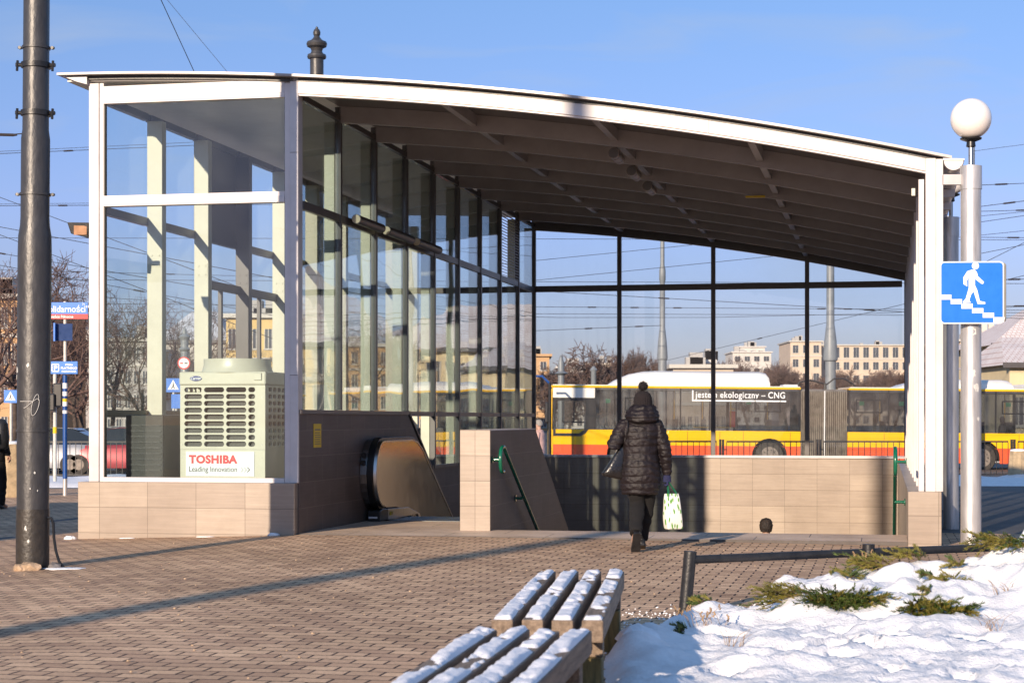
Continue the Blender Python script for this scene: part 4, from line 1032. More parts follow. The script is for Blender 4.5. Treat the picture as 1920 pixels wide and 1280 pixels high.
for z, hw, th, sh in ((0,.085,.050,.01),(.012,.092,.058,.01),(.12,.095,.062,.0),(.24,.092,.045,-.005),(.33,.088,.022,-.01),(.375,.082,.012,-.012)):
    rings.append([(sh+hw*math.copysign(abs(math.cos(t_))**.35, math.cos(t_)), th*math.copysign(abs(math.sin(t_))**.35, math.sin(t_))+.004*math.sin(z*40+t_*3), z) for t_ in [2*math.pi*j/32 for j in range(32)]])
b.loft(rings).build('bag_body', leafm, sb, smooth=180)
gh = M('green_strap_webbing', (.005,.13,.07), .6)
for dy in (-.014,.014):
    b = MB(); b.tube([(-.055,dy,.34),(-.05,dy,.40),(-.062,dy*.5,.475),(-.045,0,.505),(-.03,dy*.5,.475),(.035,dy,.39),(.045,dy,.34)], [(.011,.003)]*7, 8); b.build('strap', gh, sb, smooth=True)
# ---- man on the stairs (only the top of his head shows)
hairm = M('dark_brown_hair', (.022,.014,.010), .7, 0, .4, 40, .9, 90, stretch=(1,1,.3))
def simple_person(loc, rz, label, coat, tro, hair, h=1.0, hairlen=.06, group=None, extra=None, step=.18):
    P = dict(armR=[(.17,0,1.38),(.23,-.03,1.12),(.22,.10,.90),(.22,.13,.82)], armL=[(-.17,0,1.38),(-.23,.0,1.12),(-.22,-.06,.88),(-.22,-.06,.80)],
      legR=[(.09,0,.90),(.09,step*.6,.50),(.08,step*.5,.09),(.08,step*.5+.16,.03)], legL=[(-.09,0,.90),(-.09,0,.50),(-.09,-step,.11),(-.09,-step+.15,.03)], trousers=tro, vox=.012)
    t = person(loc, rz, P, label, group); t.scale = (h,h,h)
    b = MB(); b.loft([ell((0,0,z), rx, ry, 22) for z, rx, ry in ((.80,.19,.14),(.95,.195,.145),(1.15,.185,.135),(1.35,.20,.13),(1.42,.14,.10),(1.46,.07,.07))])
    for A in (P['armR'], P['armL']):
        A = [Vector(a) for a in A]; b.tube([A[0],A[0].lerp(A[1],.5),A[1],A[2]], [.075,.07,.058,.045], 14)
    meshobj('coat', remesh(b, .012, 3, lambda c, n: .006*noise.noise(c*11)), coat, t)
    b = MB(); rr = []
    for z, rx, ry, oy in ((-hairlen,.074,.062,-.035),(-.02,.088,.082,-.028),(.03,.094,.102,-.014),(.08,.086,.098,-.006),(.115,.062,.074,-.004),(.132,.02,.03,0)): rr.append(ell((0,.03+oy,1.60+z), rx, ry, 22))
    b.loft(rr); meshobj('hair', remesh(b, .006, 2, lambda c, n: .006*noise.noise(c*45)), hair, t)
    return t
pm = B(5.25, 4.62)
simple_person((pm.x,pm.y,-1.695), -TH, 'dark haired man low on the stairs with only his head showing above the landing', M('navy_jacket', (.02,.025,.05), .7), trou, hairm, .985)
# backpack walker at the left edge
pX = (-12-960)/3400*30
bp = simple_person((pX,30,gz(pX,30)), R(-20), 'person in black coat partly visible at the left picture edge with a backpack', M('black_winter_coat', (.01,.01,.012), .7), trou, hairm, 1.0)
bk = empty('backpack', (pX+.17,29.72,gz(pX,30)+1.0), R(-20), 'large black backpack worn by the person at the left edge', 'backpack')
mb = MB(); rr = [ell((0,0,z), rx, ry, 20) for z, rx, ry in ((0,.12,.08),(.03,.17,.12),(.2,.18,.14),(.4,.16,.12),(.48,.12,.08),(.50,.04,.03))]; mb.loft(rr).build('bag_body', blk2, bk, smooth=180)
MB().box(-.11,.11,-.165,-.11,.08,.26).build('front_pocket', blk2, bk, bevel=.02)
# distant pedestrian behind the parapet
pX = (1012-960)/3400*48
simple_person((pX,48,gz(pX,48)), R(70), 'far pedestrian in a pale pink top beside the front of the bus', M('pale_pink_jacket', (.62,.38,.33), .7), trou, M('grey_hair', (.3,.27,.24), .7), .97, .04)
# ================================================================ STREET BEYOND
ybus = M('bus_yellow_paint', (.80,.46,.005), .25, 0, .03, 1, coat=.5)
rbus = M('bus_red_paint', (.74,.10,.03), .3, 0, .05, 1, coat=.4)
dirt = M('dusty_red_skirt', (.50,.20,.12), .6, 0, .15, 2)
bglass = glass('bus_tinted_glass', (.62,.64,.68), .9, .04, .08, .03)
bglass2 = glass('bus_lighter_tinted_glass', (.74,.76,.78), 1.2, .08, .08, .05)
bglassc = glass('bus_clear_glass', (.75,.78,.77), .9, .05, 0, .03)
bint = M('bus_interior_grey', (.30,.31,.32), .6, 0, .1, 3)
bdk = M('bus_black_trim', (.02,.02,.022), .35, 0, .1, 5)
bwhite = M('bus_white_shell', (.74,.72,.69), .35, 0, .04, 2)
tyre = M('dusty_tyre', (.045,.04,.036), .8, 0, .3, 6)
rimm = M('dusty_rim', (.22,.19,.165), .6, .3, .25, 8)
bell = M('grey_bellows', (.30,.27,.23), .75, 0, .15, 4, col2=(.14,.12,.105))
yrail = M('yellow_grab_rail', (.75,.42,.01), .35)
redsw = M('red_panel', (.60,.03,.03), .5)
grn = M('green_exit_sticker', (.02,.40,.16), .5)
def wheel(t, x, y=0, r=.49):
    mb = MB(); mb.tube([(x,.02+y,r),(x,.06+y,r),(x,.28+y,r),(x,.32+y,r)], [r-.03,r,r,r-.03], 40); w_ = mb.build('wheel', tyre, t, smooth=True)
    MB().tube([(x,.012+y,r),(x,.0195+y,r)], .31, 32).tube([(x,-.01+y,r),(x,.0115+y,r)], .11, 20).build('rim', rimm, w_, smooth=True)
    mb = MB()
    for k in range(10): a = 2*math.pi*k/10; mb.tube([(x+.2*math.cos(a),-.002+y,r+.2*math.sin(a)),(x+.2*math.cos(a),.0115+y,r+.2*math.sin(a))], .022, 6)
    mb.build('wheel_nuts', bdk, w_)
def side_panel(x0, x1, arches, z0, z1, y0, y1):
    segs = []; mb = MB(); x = x0
    for ax in sorted(arches):
        mb.box(x, ax-.62, y0, y1, z0, z1); x = ax+.62
        pts = [(ax-.62,z1),(ax-.62,.49)] if z0 < .49 else None
        zc = .49; arc = []
        for i in range(13):
            a = math.pi-math.pi*i/12; arc.append((ax+.60*math.cos(a), zc+.60*math.sin(a)))
        if z1 > zc:
            low = max(z0, zc); P = [(px_, max(low, pz_)) for px_, pz_ in arc]
            P = [(px_, min(pz_, z1-.002)) for px_, pz_ in P]
            for (xa,za),(xb,zb) in zip(P, P[1:]):
                if z1-min(za,zb) > .004: mb.quadbox([(xa,y0,za),(xb,y0,zb),(xb,y1,zb),(xa,y1,za),(xa,y0,z1),(xb,y0,z1),(xb,y1,z1),(xa,y1,z1)])
            mb.quadbox([(ax-.62,y0,z0),(arc[0][0],y0,z0),(arc[0][0],y1,z0),(ax-.62,y1,z0),(ax-.62,y0,z1),(arc[0][0],y0,z1),(arc[0][0],y1,z1),(ax-.62,y1,z1)])
            mb.quadbox([(arc[-1][0],y0,z0),(ax+.62,y0,z0),(ax+.62,y1,z0),(arc[-1][0],y1,z0),(arc[-1][0],y0,z1),(ax+.62,y0,z1),(ax+.62,y1,z1),(arc[-1][0],y1,z1)])
    mb.box(x, x1, y0, y1, z0, z1)
    return mb
def make_bus(loc, label, textit=True):
    t = empty('articulated_bus', loc, 0, label, 'bus', 'yellow and red articulated buses on the road')
    Wb = 2.5
    for (x0, x1, arches, nm) in ((.0,8.55,(2.55,7.5),'front'),(10.15,18.0,(14.75,),'rear')):
        side_panel(x0+(.12 if x0 == 0 else 0), x1, arches, .82, 1.33, 0, .04).build('waist_panel', ybus, t)
        side_panel(x0+(.12 if x0 == 0 else 0), x1, arches, .30, .819, .001, .041).build('skirt_panel', rbus if nm == 'front' else dirt if False else rbus, t)
        MB().box(x0,x1,Wb-.04,Wb,.30,1.30).build('far_side_panel', ybus, t)
        MB().box(x0+.03,x1,-.005,Wb+.005,2.755,2.83).build('roof_rim', ybus, t, bevel=.02)
        MB().box(x0+.1,x1-.02,.1,Wb-.1,2.832,2.86).build('roof', bwhite, t)
        MB().box(x0+.1,x1,.05,Wb-.05,.33,.38).build('floor', bint, t)
        MB().box(x0+.1,x1,.05,Wb-.05,2.70,2.75).build('ceiling', bint, t)
        # windows near side
        divs = ([1.55,4.45,5.45,6.35,8.5] if x0 == 0 else [10.2,11.55,13.3,15.2,16.5,17.8])
        prev = divs[0]
        for k_, dv_ in enumerate(divs[1:]):
            MB().box(prev+.025,dv_-.025,.004,.014,1.335,2.75).build('side_window', bglass2 if x0 == 0 and k_ < 2 else bglass, t)
            MB().box(prev-.024,prev+.024,.006,.05,1.335,2.75).build('window_post', bdk, t)
            MB().box(prev+.05,dv_-.05,Wb-.02,Wb-.01,1.32,2.70).build('far_window', bglassc, t)
            MB().box(prev-.049,prev+.049,Wb-.06,Wb-.005,1.305,2.70).build('window_post', bdk, t)
            if dv_-prev > 1.2:
                f = MB(); cx = (prev+dv_)/2
                f.box(cx-.45,cx+.45,-.004,.0035,1.98,2.02).box(cx-.45,cx+.45,-.004,.0035,2.40,2.44).box(cx-.45,cx-.41,-.004,.0035,2.0201,2.3999).box(cx+.41,cx+.45,-.004,.0035,2.0201,2.3999)
                if k_ in (0,3): f.build('vent_window_frame', bdk, t)
                MB().box(prev+.35,prev+.51,.016,.018,2.24,2.38).build('exit_sticker', grn, t)
            prev = dv_
        MB().box(divs[-1]-.024,x1,.006,.05,1.335,2.75).build('window_post', bdk, t)
        # seats, grab rails
        rs = random.Random(int(x0)+3); sx = x0+2.0 if x0 == 0 else x0+.9
        while sx < x1-.7:
            s = MB().box(sx,sx+.42,.25,1.05,.95,1.03); s.build('seat', M('seat_fabric', (.07,.06,.06), .8), t, bevel=.03)
            MB().box(sx+.38,sx+.46,.25,1.05,1.0,1.72).build('seat_back', M('seat_fabric', (.07,.06,.06), .8), t, bevel=.03)
            MB().tube([(sx+.42,1.12,.4),(sx+.42,1.12,2.7)], .018, 8).build('grab_pole', yrail if rs.random() < .3 else M('grey_pole', (.55,.55,.52), .4), t)
            if rs.random() < .45:
                pg = MB(); pg.loft([ell((sx+.2,.6,z), rx, ry, 14) for z, rx, ry in ((1.0,.15,.18),(1.3,.14,.2),(1.55,.12,.2),(1.63,.06,.07),(1.68,.05,.05),(1.76,.09,.085),(1.86,.085,.08),(1.92,.03,.03))]); 
                pg.build('seated_silhouette', M('dull_clothes', (.09,.075,.07), .8), t, smooth=180)
            sx += .85+rs.random()*.5
    # front of the bus (left end)
    mb = MB(); mb.prism([(0.0,.30),(.12,.30),(.12,1.0),(.10,2.3),(.17,2.80),(.06,2.82),(.0,2.7),(-.04,1.2)], 0, Wb); 
    fr = MB(); fr.prism([(0,.30),(.119,.30),(.119,1.30),(.085,1.33),(.085,2.6),(.15,2.754),(.08,2.75),(.02,2.65),(-.03,1.2)], -.002, .10); fr.build('corner_pillar', ybus, t, bevel=.015)
    MB().box(-.03,.11,.1005,Wb,.30,1.25).build('front_panel', ybus, t, bevel=.03)
    MB().box(.02,.04,.101,Wb-.1,1.26,2.70).build('windscreen', bglassc, t)
    # driver's window with swept lower frame
    meshobj('driver_window_frame', plate([(.12,1.10),(1.05,1.10),(1.22,1.20),(1.32,1.335),(1.53,1.335),(1.53,2.40),(.12,2.40)], [list(reversed([(.20,1.2),(1.0,1.2),(1.18,1.33),(1.22,1.5),(1.22,2.30),(.20,2.30)]))], .02), bdk, t, (0,-.0045,0))
    MB().box(.19,1.24,.008,.014,1.19,2.31).build('driver_window', bglassc, t)
    f = MB(); f.box(.42,.46,-.02,-.0150,1.6,2.28).box(.80,.84,-.02,-.0150,1.6,2.28).box(.42,1.18,-.02,-.0150,1.55,1.5995).build('sliding_frame', bdk, t)
    MB().box(.10,1.53,-.006,.03,2.405,2.745).build('destination_box', M('glossy_white_panel', (.80,.78,.72), .12, 0, .02, 1, coat=1), t, bevel=.012)
    MB().box(-.16,-.04,-.20,.02,1.55,2.25).build('wing_mirror', bdk, t, bevel=.04)
    MB().box(.3,.9,.4,1.2,.38,1.35).build('driver_seat', bint, t, bevel=.05)
    for x in (2.55,7.5,14.75): wheel(t, x)
    for x in (2.55,7.5,14.75): MB().box(x-.7,x+.7,.33,.9,.30,1.05).build('wheel_box', bdk, t)
    # bellows
    mb = MB(); rings = []; n = 24
    for i in range(n*2+1):
        x = 8.55+1.6*i/(n*2); o_ = .03 if i % 2 else -.055
        rings.append([(x,-o_,.38),(x,Wb+o_,.38),(x,Wb+o_,2.70+o_*.3),(x,Wb*.9,2.78),(x,Wb*.1,2.78),(x,-o_,2.70+o_*.3)])
    mb.loft(rings).build('bellows', bell, t)
    MB().box(9.33,9.37,-.08,-.056,.4,2.72).build('bellows_hoop', bwhite, t)
    # gas tanks and roof gear
    def tank(x0, x1, h):
        mb = MB(); rings = []
        for x, k in ((x0,.02),(x0+.25,.35),(x0+.7,.75),(x0+1.2,.95),(x0+1.6,1.0),(x1-.35,1.0),(x1-.12,.9),(x1-.02,.65),(x1,.4)):
            hh = h*k; rings.append([(x,.35,2.861)]+[(x,.35+.35*(1-math.cos(a)),2.861+hh*math.sin(a)) for a in (R(30),R(60),R(90))]+[(x,2.15-.35*(1-math.cos(a)),2.861+hh*math.sin(a)) for a in (R(90),R(60),R(30))]+[(x,2.15,2.861)])
        mb.loft(rings).build('gas_tank_cover', bwhite, t, smooth=30)
    tank(2.0,7.55,.50); tank(11.9,15.9,.30)
    MB().box(8.0,8.5,.3,1.2,2.861,2.93).build('roof_unit', bwhite, t, bevel=.03)
    MB().box(16.3,17.7,.3,2.1,2.861,3.02).build('roof_unit', bwhite, t, bevel=.05)
    # lettering
    text('jestem ekologiczny – CNG', (.30), wfilm, t, (4.96,-.0015,2.455), bold=.003, sx=.86, space=1.08)
    MB().box(4.84,4.885,-.004,.0035,2.33,2.70).build('letter_frame', wfilm, t)
    MB().box(4.8855,8.05,-.004,.0035,2.33,2.375).build('letter_frame', wfilm, t)
    # interior red fire cabinet with yellow rails
    MB().box(6.15,6.38,.06,.30,1.45,2.0).build('red_cabinet', redsw, t, bevel=.02)
    for x in (6.17,6.36): MB().tube([(x,.045,1.4),(x,.045,2.45)], .016, 8).build('grab_pole', yrail, t)
    MB().tube([(6.17,.045,2.08),(6.36,.045,2.08)], .014, 8).build('grab_pole', yrail, t)
    MB().tube([(4.9,.06,1.44),(6.1,.06,1.44)], .016, 8).build('grab_rail', yrail, t)
    # hatch lines on the skirt
    for x in (3.6,4.7,5.8,6.6,8.2,11.4,12.6,13.6,16.0,17.0): MB().box(x-.006,x+.006,-.0035,-.0005,.32,1.30).build('panel_gap', bdk, t)
    return t
bl = at(1030, 785, 61.8); bz = gz(bl.x+8, 61.8)+.012
bus = make_bus((bl.x,61.8,bz+.05), 'nearer front bus seen through the rear glass with gas tank and white slogan')
bus.rotation_euler.y = R(.55)
bus2 = copy_tree(bus); bus2.location = (bl.x+20.5,62.2,bz-.12); tag(bus2, 'second articulated bus waiting behind the first one right of the picture')
# ---- steel barriers along the road
def make_barrier(w_=2.7, h=1.1):
    t = empty('road_barrier', (0,0,0), 0, 'x', 'barrier', 'black steel barriers along the road')
    mb = MB()
    for x in (0,w_): MB().box(x-.03,x+.03,-.03,.03,-.05,h+.04).build('post', blk2, t)
    MB().box(.10,w_-.10,-.02,.02,h-.045,h).build('top_rail', blk2, t); MB().box(.10,w_-.10,-.02,.02,.12,.155).build('bottom_rail', blk2, t)
    for z in (.25,h-.25): MB().box(.03,w_-.03 if False else .10,-.015,.015,z-.015,z+.015).build('link', blk2, t)
    n = 15
    for i in range(n+1):
        x = .10+(w_-.2)*i/n; mb.box(x-.009,x+.009,-.009,.009,.156,h-.046)
    mb.build('grille', blk2, t); return t
b0 = make_barrier(); first = True
k = 0
for base, n, D in ((-16.2,20,51.9),):
    for i in range(n):
        X = base+i*2.78
        if i in (6,): continue
        c = b0 if first else copy_tree(b0); first = False
        c.location = (X,D,gz(X,D)+.02); pxm = 960+3400*(X+1.35)/D
        where = ['first','second','third','fourth','fifth','sixth','seventh','eighth','ninth','tenth','eleventh','twelfth','thirteenth','fourteenth','fifteenth','sixteenth','seventeenth','eighteenth','nineteenth','twentieth'][i]
        c['label'] = 'black steel barrier panel by the road, %s in the row from the left' % where
# blue cycle stands in front of the barriers
bst = M('blue_painted_steel', (.01,.07,.28), .4)
hoops = []
for i, (px, lb) in enumerate(((1358,'blue hoop bollard left of the second bus wheel'),(1464,'blue hoop bollard in front of the second bus wheel'),(1571,'blue hoop bollard in front of the grey bellows'))):
    X = (px-960)/3400*46; 
    o = MB().tube([(-.06,0,-.05),(-.06,0,.46),(-.045,0,.55),(0,0,.585),(.045,0,.55),(.06,0,.46),(.06,0,-.05)], .027, 10).build('hoop_bollard', bst, loc=(X,46,gz(X,46)), smooth=True); tag(o, lb, 'bollard', 'blue hoop bollards before the bus')
# concrete planters
conc = M('ochre_concrete', (.42,.32,.20), .85, 0, .2, 6, .5, 40)
for px, D, w_, h, lb in ((20,34.5,.26,1.0,'tapered ochre concrete litter bin at the left with snow on top'),(1909,50,.30,.85,'ochre concrete litter bin at the right edge with snow on top')):
    X, z = gpt(px, D); t = empty('litter_bin', (X,D,z), 0, lb, 'litter bin')
    MB().loft([ell((0,0,zz), r, r, 8) for zz, r in ((-.05,w_),(h*.1,w_*.98),(h,w_*.78))]).build('bin_body', conc, t, bevel=.015)
    MB().loft([ell((0,0,zz), r, r, 12) for zz, r in ((h+.001,w_*.77),(h+.04,w_*.7),(h+.06,w_*.4))]).build('snow_cap', snowt, t, smooth=180)
# ---- sign posts at the left
X, z = gpt(122, 35)
st = empty('street_name_sign', (X,35,z), 0, 'signpost with blue and red street name plate and parking zone plate', 'sign')
H = lambda py: CAMH+(785-py)/3400*35-z
W_ = lambda px: (px-122)/3400*35
wpole = M('white_pole_paint', (.62,.60,.56), .5, 0, .1, 20)
MB().tube([(0,0,H(702)),(0,0,H(565))], .030, 14).build('upper_pole', wpole, st, smooth=True)
MB().tube([(0,0,H(897)),(0,0,H(703))], .045, 16).build('blue_sleeve', bst, st, smooth=True)
MB().tube([(0,0,-.05),(0,0,H(897.3))], .043, 16).build('pole_foot', polst, st, smooth=True)
mb = MB().box(W_(58),W_(166),-.06,-.035,H(589),H(567)).build('name_plate', blue, st, bevel=.003)
mr_ = MB().box(W_(58),W_(166),-.0605,-.0355,H(598),H(589.1)).build('district_plate', redp, st)
text('Solidarności”', .175, wfilm, mb, (W_(85.5),-.0615,H(585.2)), bold=.0005, sx=.90, ext=.001)
text('71', .065, wfilm, mb, (W_(155.5),-.0615,H(573)), sx=.9, ext=.001)
text('Śródmieście Północne', .074, wfilm, mr_, (W_(81),-.062,H(596.2)), bold=.001, sx=.87, ext=.001)
a_ = MB().box(W_(105),W_(137),-.055,-.035,H(639),H(607)).build('back_plate', M('dark_blue_reflective_film', (.02,.05,.16), .15), st, bevel=.003)
MB().box(W_(104),W_(107),-.16,-.0555,H(640),H(606)).build('side_plate', blue, st)
pk = MB().box(W_(95),W_(147),-.07,-.048,H(701),H(677.5)).build('parking_plate', blue, st, bevel=.003)
meshobj('parking_frame', plate(rrect(W_(98.5),W_(112.5),H(697),H(682),.02), [list(reversed(rrect(W_(100),W_(111),H(695.5),H(683.5),.015)))], .002), wfilm, pk, (0,-.0715,0))
text('P', .135, wfilm, pk, (W_(102.4),-.0715,H(694.2)), bold=.004, ext=.001)
for s_, y_, z_ in (('STREFA',.045,H(685.3)),('PŁATNEGO',.062,H(692)),('PARKOWANIA',.042,H(697.6))): text(s_, y_, wfilm, pk, (W_(131),-.0715,z_), bold=.0012, align='CENTER', ext=.001)
for py, mm, hh in ((723,wfilm,5),(738,wfilm,4),(750,yst,3),(757,wfilm,4),(772,wfilm,3)):
    MB().tube([(0,0,H(py+hh)),(0,0,H(py-hh))], .0465, 16, cap=False).build('pole_sticker', mm, st)
def crossing(px, py, s, D, lb, pole=True, pxfoot=None):
    X, z = gpt(px, D); zc = CAMH+(785-py)/3400*D-z; a = s/3400*D/2
    t = empty('pedestrian_crossing_sign', (X,D,z), 0, lb, 'sign', 'blue pedestrian crossing signs')
    MB().tube([(0,.03,-.05),(0,.03,zc+a*.8)], .03, 10).build('pole', M('grey_pole', (.55,.55,.52), .4), t, smooth=True)
    b_ = MB().box(-a,a,-.02,-.002,zc-a,zc+a).build('sign_board', blue, t)
    MB().prism([(-a*.8,zc-a*.62),(a*.8,zc-a*.62),(0,zc+a*.78)], -.024,-.0205).build('white_triangle', wfilm, b_)
    f = MB(); f.prism([(a*.02+a*.09*math.cos(q_),zc+a*.28+a*.09*math.sin(q_)) for q_ in [i*math.pi/5 for i in range(10)]], -.028,-.0245)
    f.prism([(-a*.08,zc+a*.16),(a*.12,zc+a*.16),(a*.1,zc-a*.15),(a*.32,zc-a*.5),(a*.2,zc-a*.52),(0,zc-a*.22),(-a*.22,zc-a*.52),(-a*.34,zc-a*.5),(-a*.08,zc-a*.12)], -.028,-.0245)
    f.build('walking_figure', bdk, b_); return t
crossing(20, 743, 24, 42, 'blue pedestrian crossing sign left of the dark mast')
crossing(325, 722, 26, 44, 'blue pedestrian crossing sign seen through the machine room glass')
X, z = gpt(345, 43); t = empty('no_overtaking_sign', (X,43,z), 0, 'round white sign with red rim and two cars seen through glass', 'sign')
zc = CAMH+(785-680.5)/3400*43-z
MB().tube([(0,.03,-.05),(0,.03,zc)], .03, 10).build('pole', MATS['grey_pole'], t, smooth=True)
MB().tube([(0,-.02,zc),(0,0,zc)], .15, 28).build('red_rim', redp, t); MB().tube([(0,-.024,zc),(0,-.0205,zc)], .118, 28).build('white_disc', wfilm, t)
MB().box(-.09,-.015,-.028,-.0245,zc-.02,zc+.012).build('car_mark', redp, t); MB().box(.015,.09,-.028,-.0245,zc-.02,zc+.012).build('car_mark', bdk, t)
X, z = gpt(330, 43.5); t = empty('blue_information_sign', (X,43.5,z), 0, 'plain blue rectangular sign behind the air conditioning unit', 'sign')
zc = CAMH+(785-752)/3400*43.5-z; MB().box(-.11,.16,-.02,0,zc-.17,zc+.17).build('sign_board', blue, t); MB().tube([(0,.03,-.05),(0,.03,zc)], .03, 8).build('pole', MATS['grey_pole'], t)
# traffic light
X, z = gpt(103, 44); t = empty('traffic_light', (X,44,z), 0, 'dark traffic light on a thin pole right of the mast', 'traffic light')
Z = lambda py: CAMH+(785-py)/3400*44-z
MB().tube([(0,0,-.05),(0,0,Z(690))], .045, 12).build('pole', MATS['grey_pole'], t, smooth=True)
MB().tube([(0,0,Z(812)),(0,0,Z(800))], .05, 12).build('yellow_button', yst, t)
MB().box(-.02,.20,-.12,.12,Z(762),Z(718)).build('signal_head', bdk, t, bevel=.03); MB().box(-.16,.04,-.2,.0,Z(770),Z(738)).build('signal_head', bdk, t, bevel=.03)
# ---- cars
def make_car(loc, rz, col, label, name):
    t = empty('parked_car', loc, rz, label, 'car', 'cars on the road behind the left barrier')
    paint = M(name, col, .25, .2, .03, 2, coat=.8)
    L_ = 4.2; mb = MB(); rings = []
    for x, zt, zb, hw in ((0,.62,.30,.70),(.12,.72,.22,.80),(.9,.86,.2,.86),(1.25,.90,.2,.87),(3.3,.93,.2,.87),(4.0,.90,.22,.84),(4.18,.78,.3,.76)):
        rings.append([(x,-hw,zb),(x,hw,zb),(x,hw,zt-.12),(x,hw*.93,zt),(x,-hw*.93,zt),(x,-hw,zt-.12)])
    mb.loft(rings).build('body', paint, t, smooth=35)
    mb = MB(); rings = []
    for x, zt, hw in ((1.1,.90,.80),(1.75,1.36,.62),(2.3,1.44,.60),(3.1,1.42,.60),(3.7,1.15,.66),(3.95,.92,.76)): rings.append([(x,-.80,.88),(x,.80,.88),(x,hw,zt),(x,-hw,zt)])
    mb.loft(rings).build('windows', M('car_dark_glass', (.02,.025,.03), .08, 0, .02), t, smooth=30)
    MB().prism([(1.78,1.375),(2.3,1.455),(3.1,1.435),(3.25,1.375),(3.1,1.425),(2.3,1.445)], -.58, .58).build('roof', paint, t)
    for x in (.80,3.35):
        for y in (-.80,.80):
            w_ = MB().tube([(x,y-.09,.31),(x,y+.09,.31)], .31, 24).build('wheel', tyre, t, smooth=True)
            MB().tube([(x,y-.096,.31),(x,y+.096,.31)], .17, 18).build('rim', rimm, w_, smooth=True)
    for y in (-.6,.6): MB().box(-.012,.10,y-.17,y+.17,.52,.66).build('headlight', M('headlight_lens', (.7,.7,.68), .1), t, bevel=.02); MB().box(4.10,4.19,y-.15,y+.15,.6,.76).build('tail_light', redsw, t, bevel=.02)
    MB().box(-.02,.02,-.25,.25,.34,.45).build('number_plate', wfilm, t)
    return t
for px, D, rz, col, nm, lb in ((96,57,0,(.33,.012,.02),'red_car_paint','red car beyond the barrier right of the dark mast'),(50,60,0,(.45,.42,.38),'beige_car_paint','beige car partly hidden behind the dark mast'),(-40,57,0,(.25,.26,.28),'grey_car_paint','grey car at the left picture edge'),(100,66,0,(.55,.55,.55),'silver_car_paint','silver car in the far lane behind the red car'),(230,60,0,(.05,.06,.10),'navy_car_paint','dark blue car seen through the machine room glass')):
    X, z = gpt(px, D); make_car((X,D,z+.02), R(rz), col, lb, nm)
# ================================================================ BACKGROUND: masts, wires, trees, houses
mgrey = M('pale_grey_mast_paint', (.20,.22,.24), .45, 0, .08, 5)
def mast_(px, D, prof, label, mat=mgrey, arms=False):
    X, z = gpt(px, D); t = empty('tram_mast', (X,D,z), 0, label, 'mast')
    MB().lathe(prof, n=20).build('shaft', mat, t, smooth=True); return t
t = mast_(1242, 76, [(.18,-.1),(.175,4.2),(.215,4.24),(.22,4.32),(.19,4.9),(.13,5.45),(.115,5.55),(.11,7.5),(.135,7.55),(.135,7.95),(.09,8.2),(.08,12.5)], 'grey mast with flared collar above the first gas tank, second glass bay')
MB().lathe([(.20,3.1),(.27,3.35),(.18,3.5)], n=10).build('collar_crown', mgrey, t)
t = mast_(1557, 67, [(.20,-.1),(.195,3.85),(.26,3.9),(.27,3.98),(.23,4.6),(.17,5.1),(.15,5.2),(.14,7.8),(.13,12)], 'thick dark grey mast above the bus bellows in the fourth glass bay')
t = mast_(1052, 90, [(.16,-.1),(.16,3.9),(.34,4.0),(.16,4.1),(.16,4.5),(.05,4.9)], 'small far mast with pointed cap above the bus front')
t = mast_(1113, 95, [(.14,-.1),(.14,4.2),(.2,4.3),(.05,4.5)], 'thin far mast behind the leftmost tree')
# ornate mast behind the roof
X, z = gpt(594, 46); t = empty('ornate_mast', (X,46,z), 0, 'dark ornate mast with urn finial rising behind the pavilion roof', 'mast')
Z = lambda py: CAMH+(785-py)/3400*46-z
q_ = 46/3400
pr = [(.20,-.1),(.20,2.0),(.18,2.2),(12.5*q_,Z(142)-2),(12.8*q_,Z(112)),(17*q_,Z(110)),(18*q_,Z(107)),(17*q_,Z(103)),(12*q_,Z(101)),(10*q_,Z(96)),(12*q_,Z(91)),(18*q_,Z(88)),(19.5*q_,Z(83)),(18*q_,Z(79)),(11*q_,Z(76)),(7*q_,Z(72)),(5*q_,Z(68)),(6.5*q_,Z(66)),(7*q_,Z(61)),(5*q_,Z(56)),(2.5*q_,Z(54)),(2.5*q_,Z(52)),(.5*q_,Z(50))]
MB().lathe(pr, n=28).build('shaft', greyp, t, smooth=25)
X, z = gpt(346, 80); t = empty('ornate_mast', (X,80,z), 0, 'grey ornate mast seen through the machine room glass', 'mast')
MB().lathe([(.22,-.1),(.2,1.5),(.17,4.7),(.26,4.8),(.17,4.9),(.17,5.2),(.27,5.35),(.10,5.5),(.1,5.6),(.02,5.8)], n=20).build('shaft', mgrey, t, smooth=25)
# curved lamp arm over the bus
X, z = gpt(1560, 66.2); mb = MB()
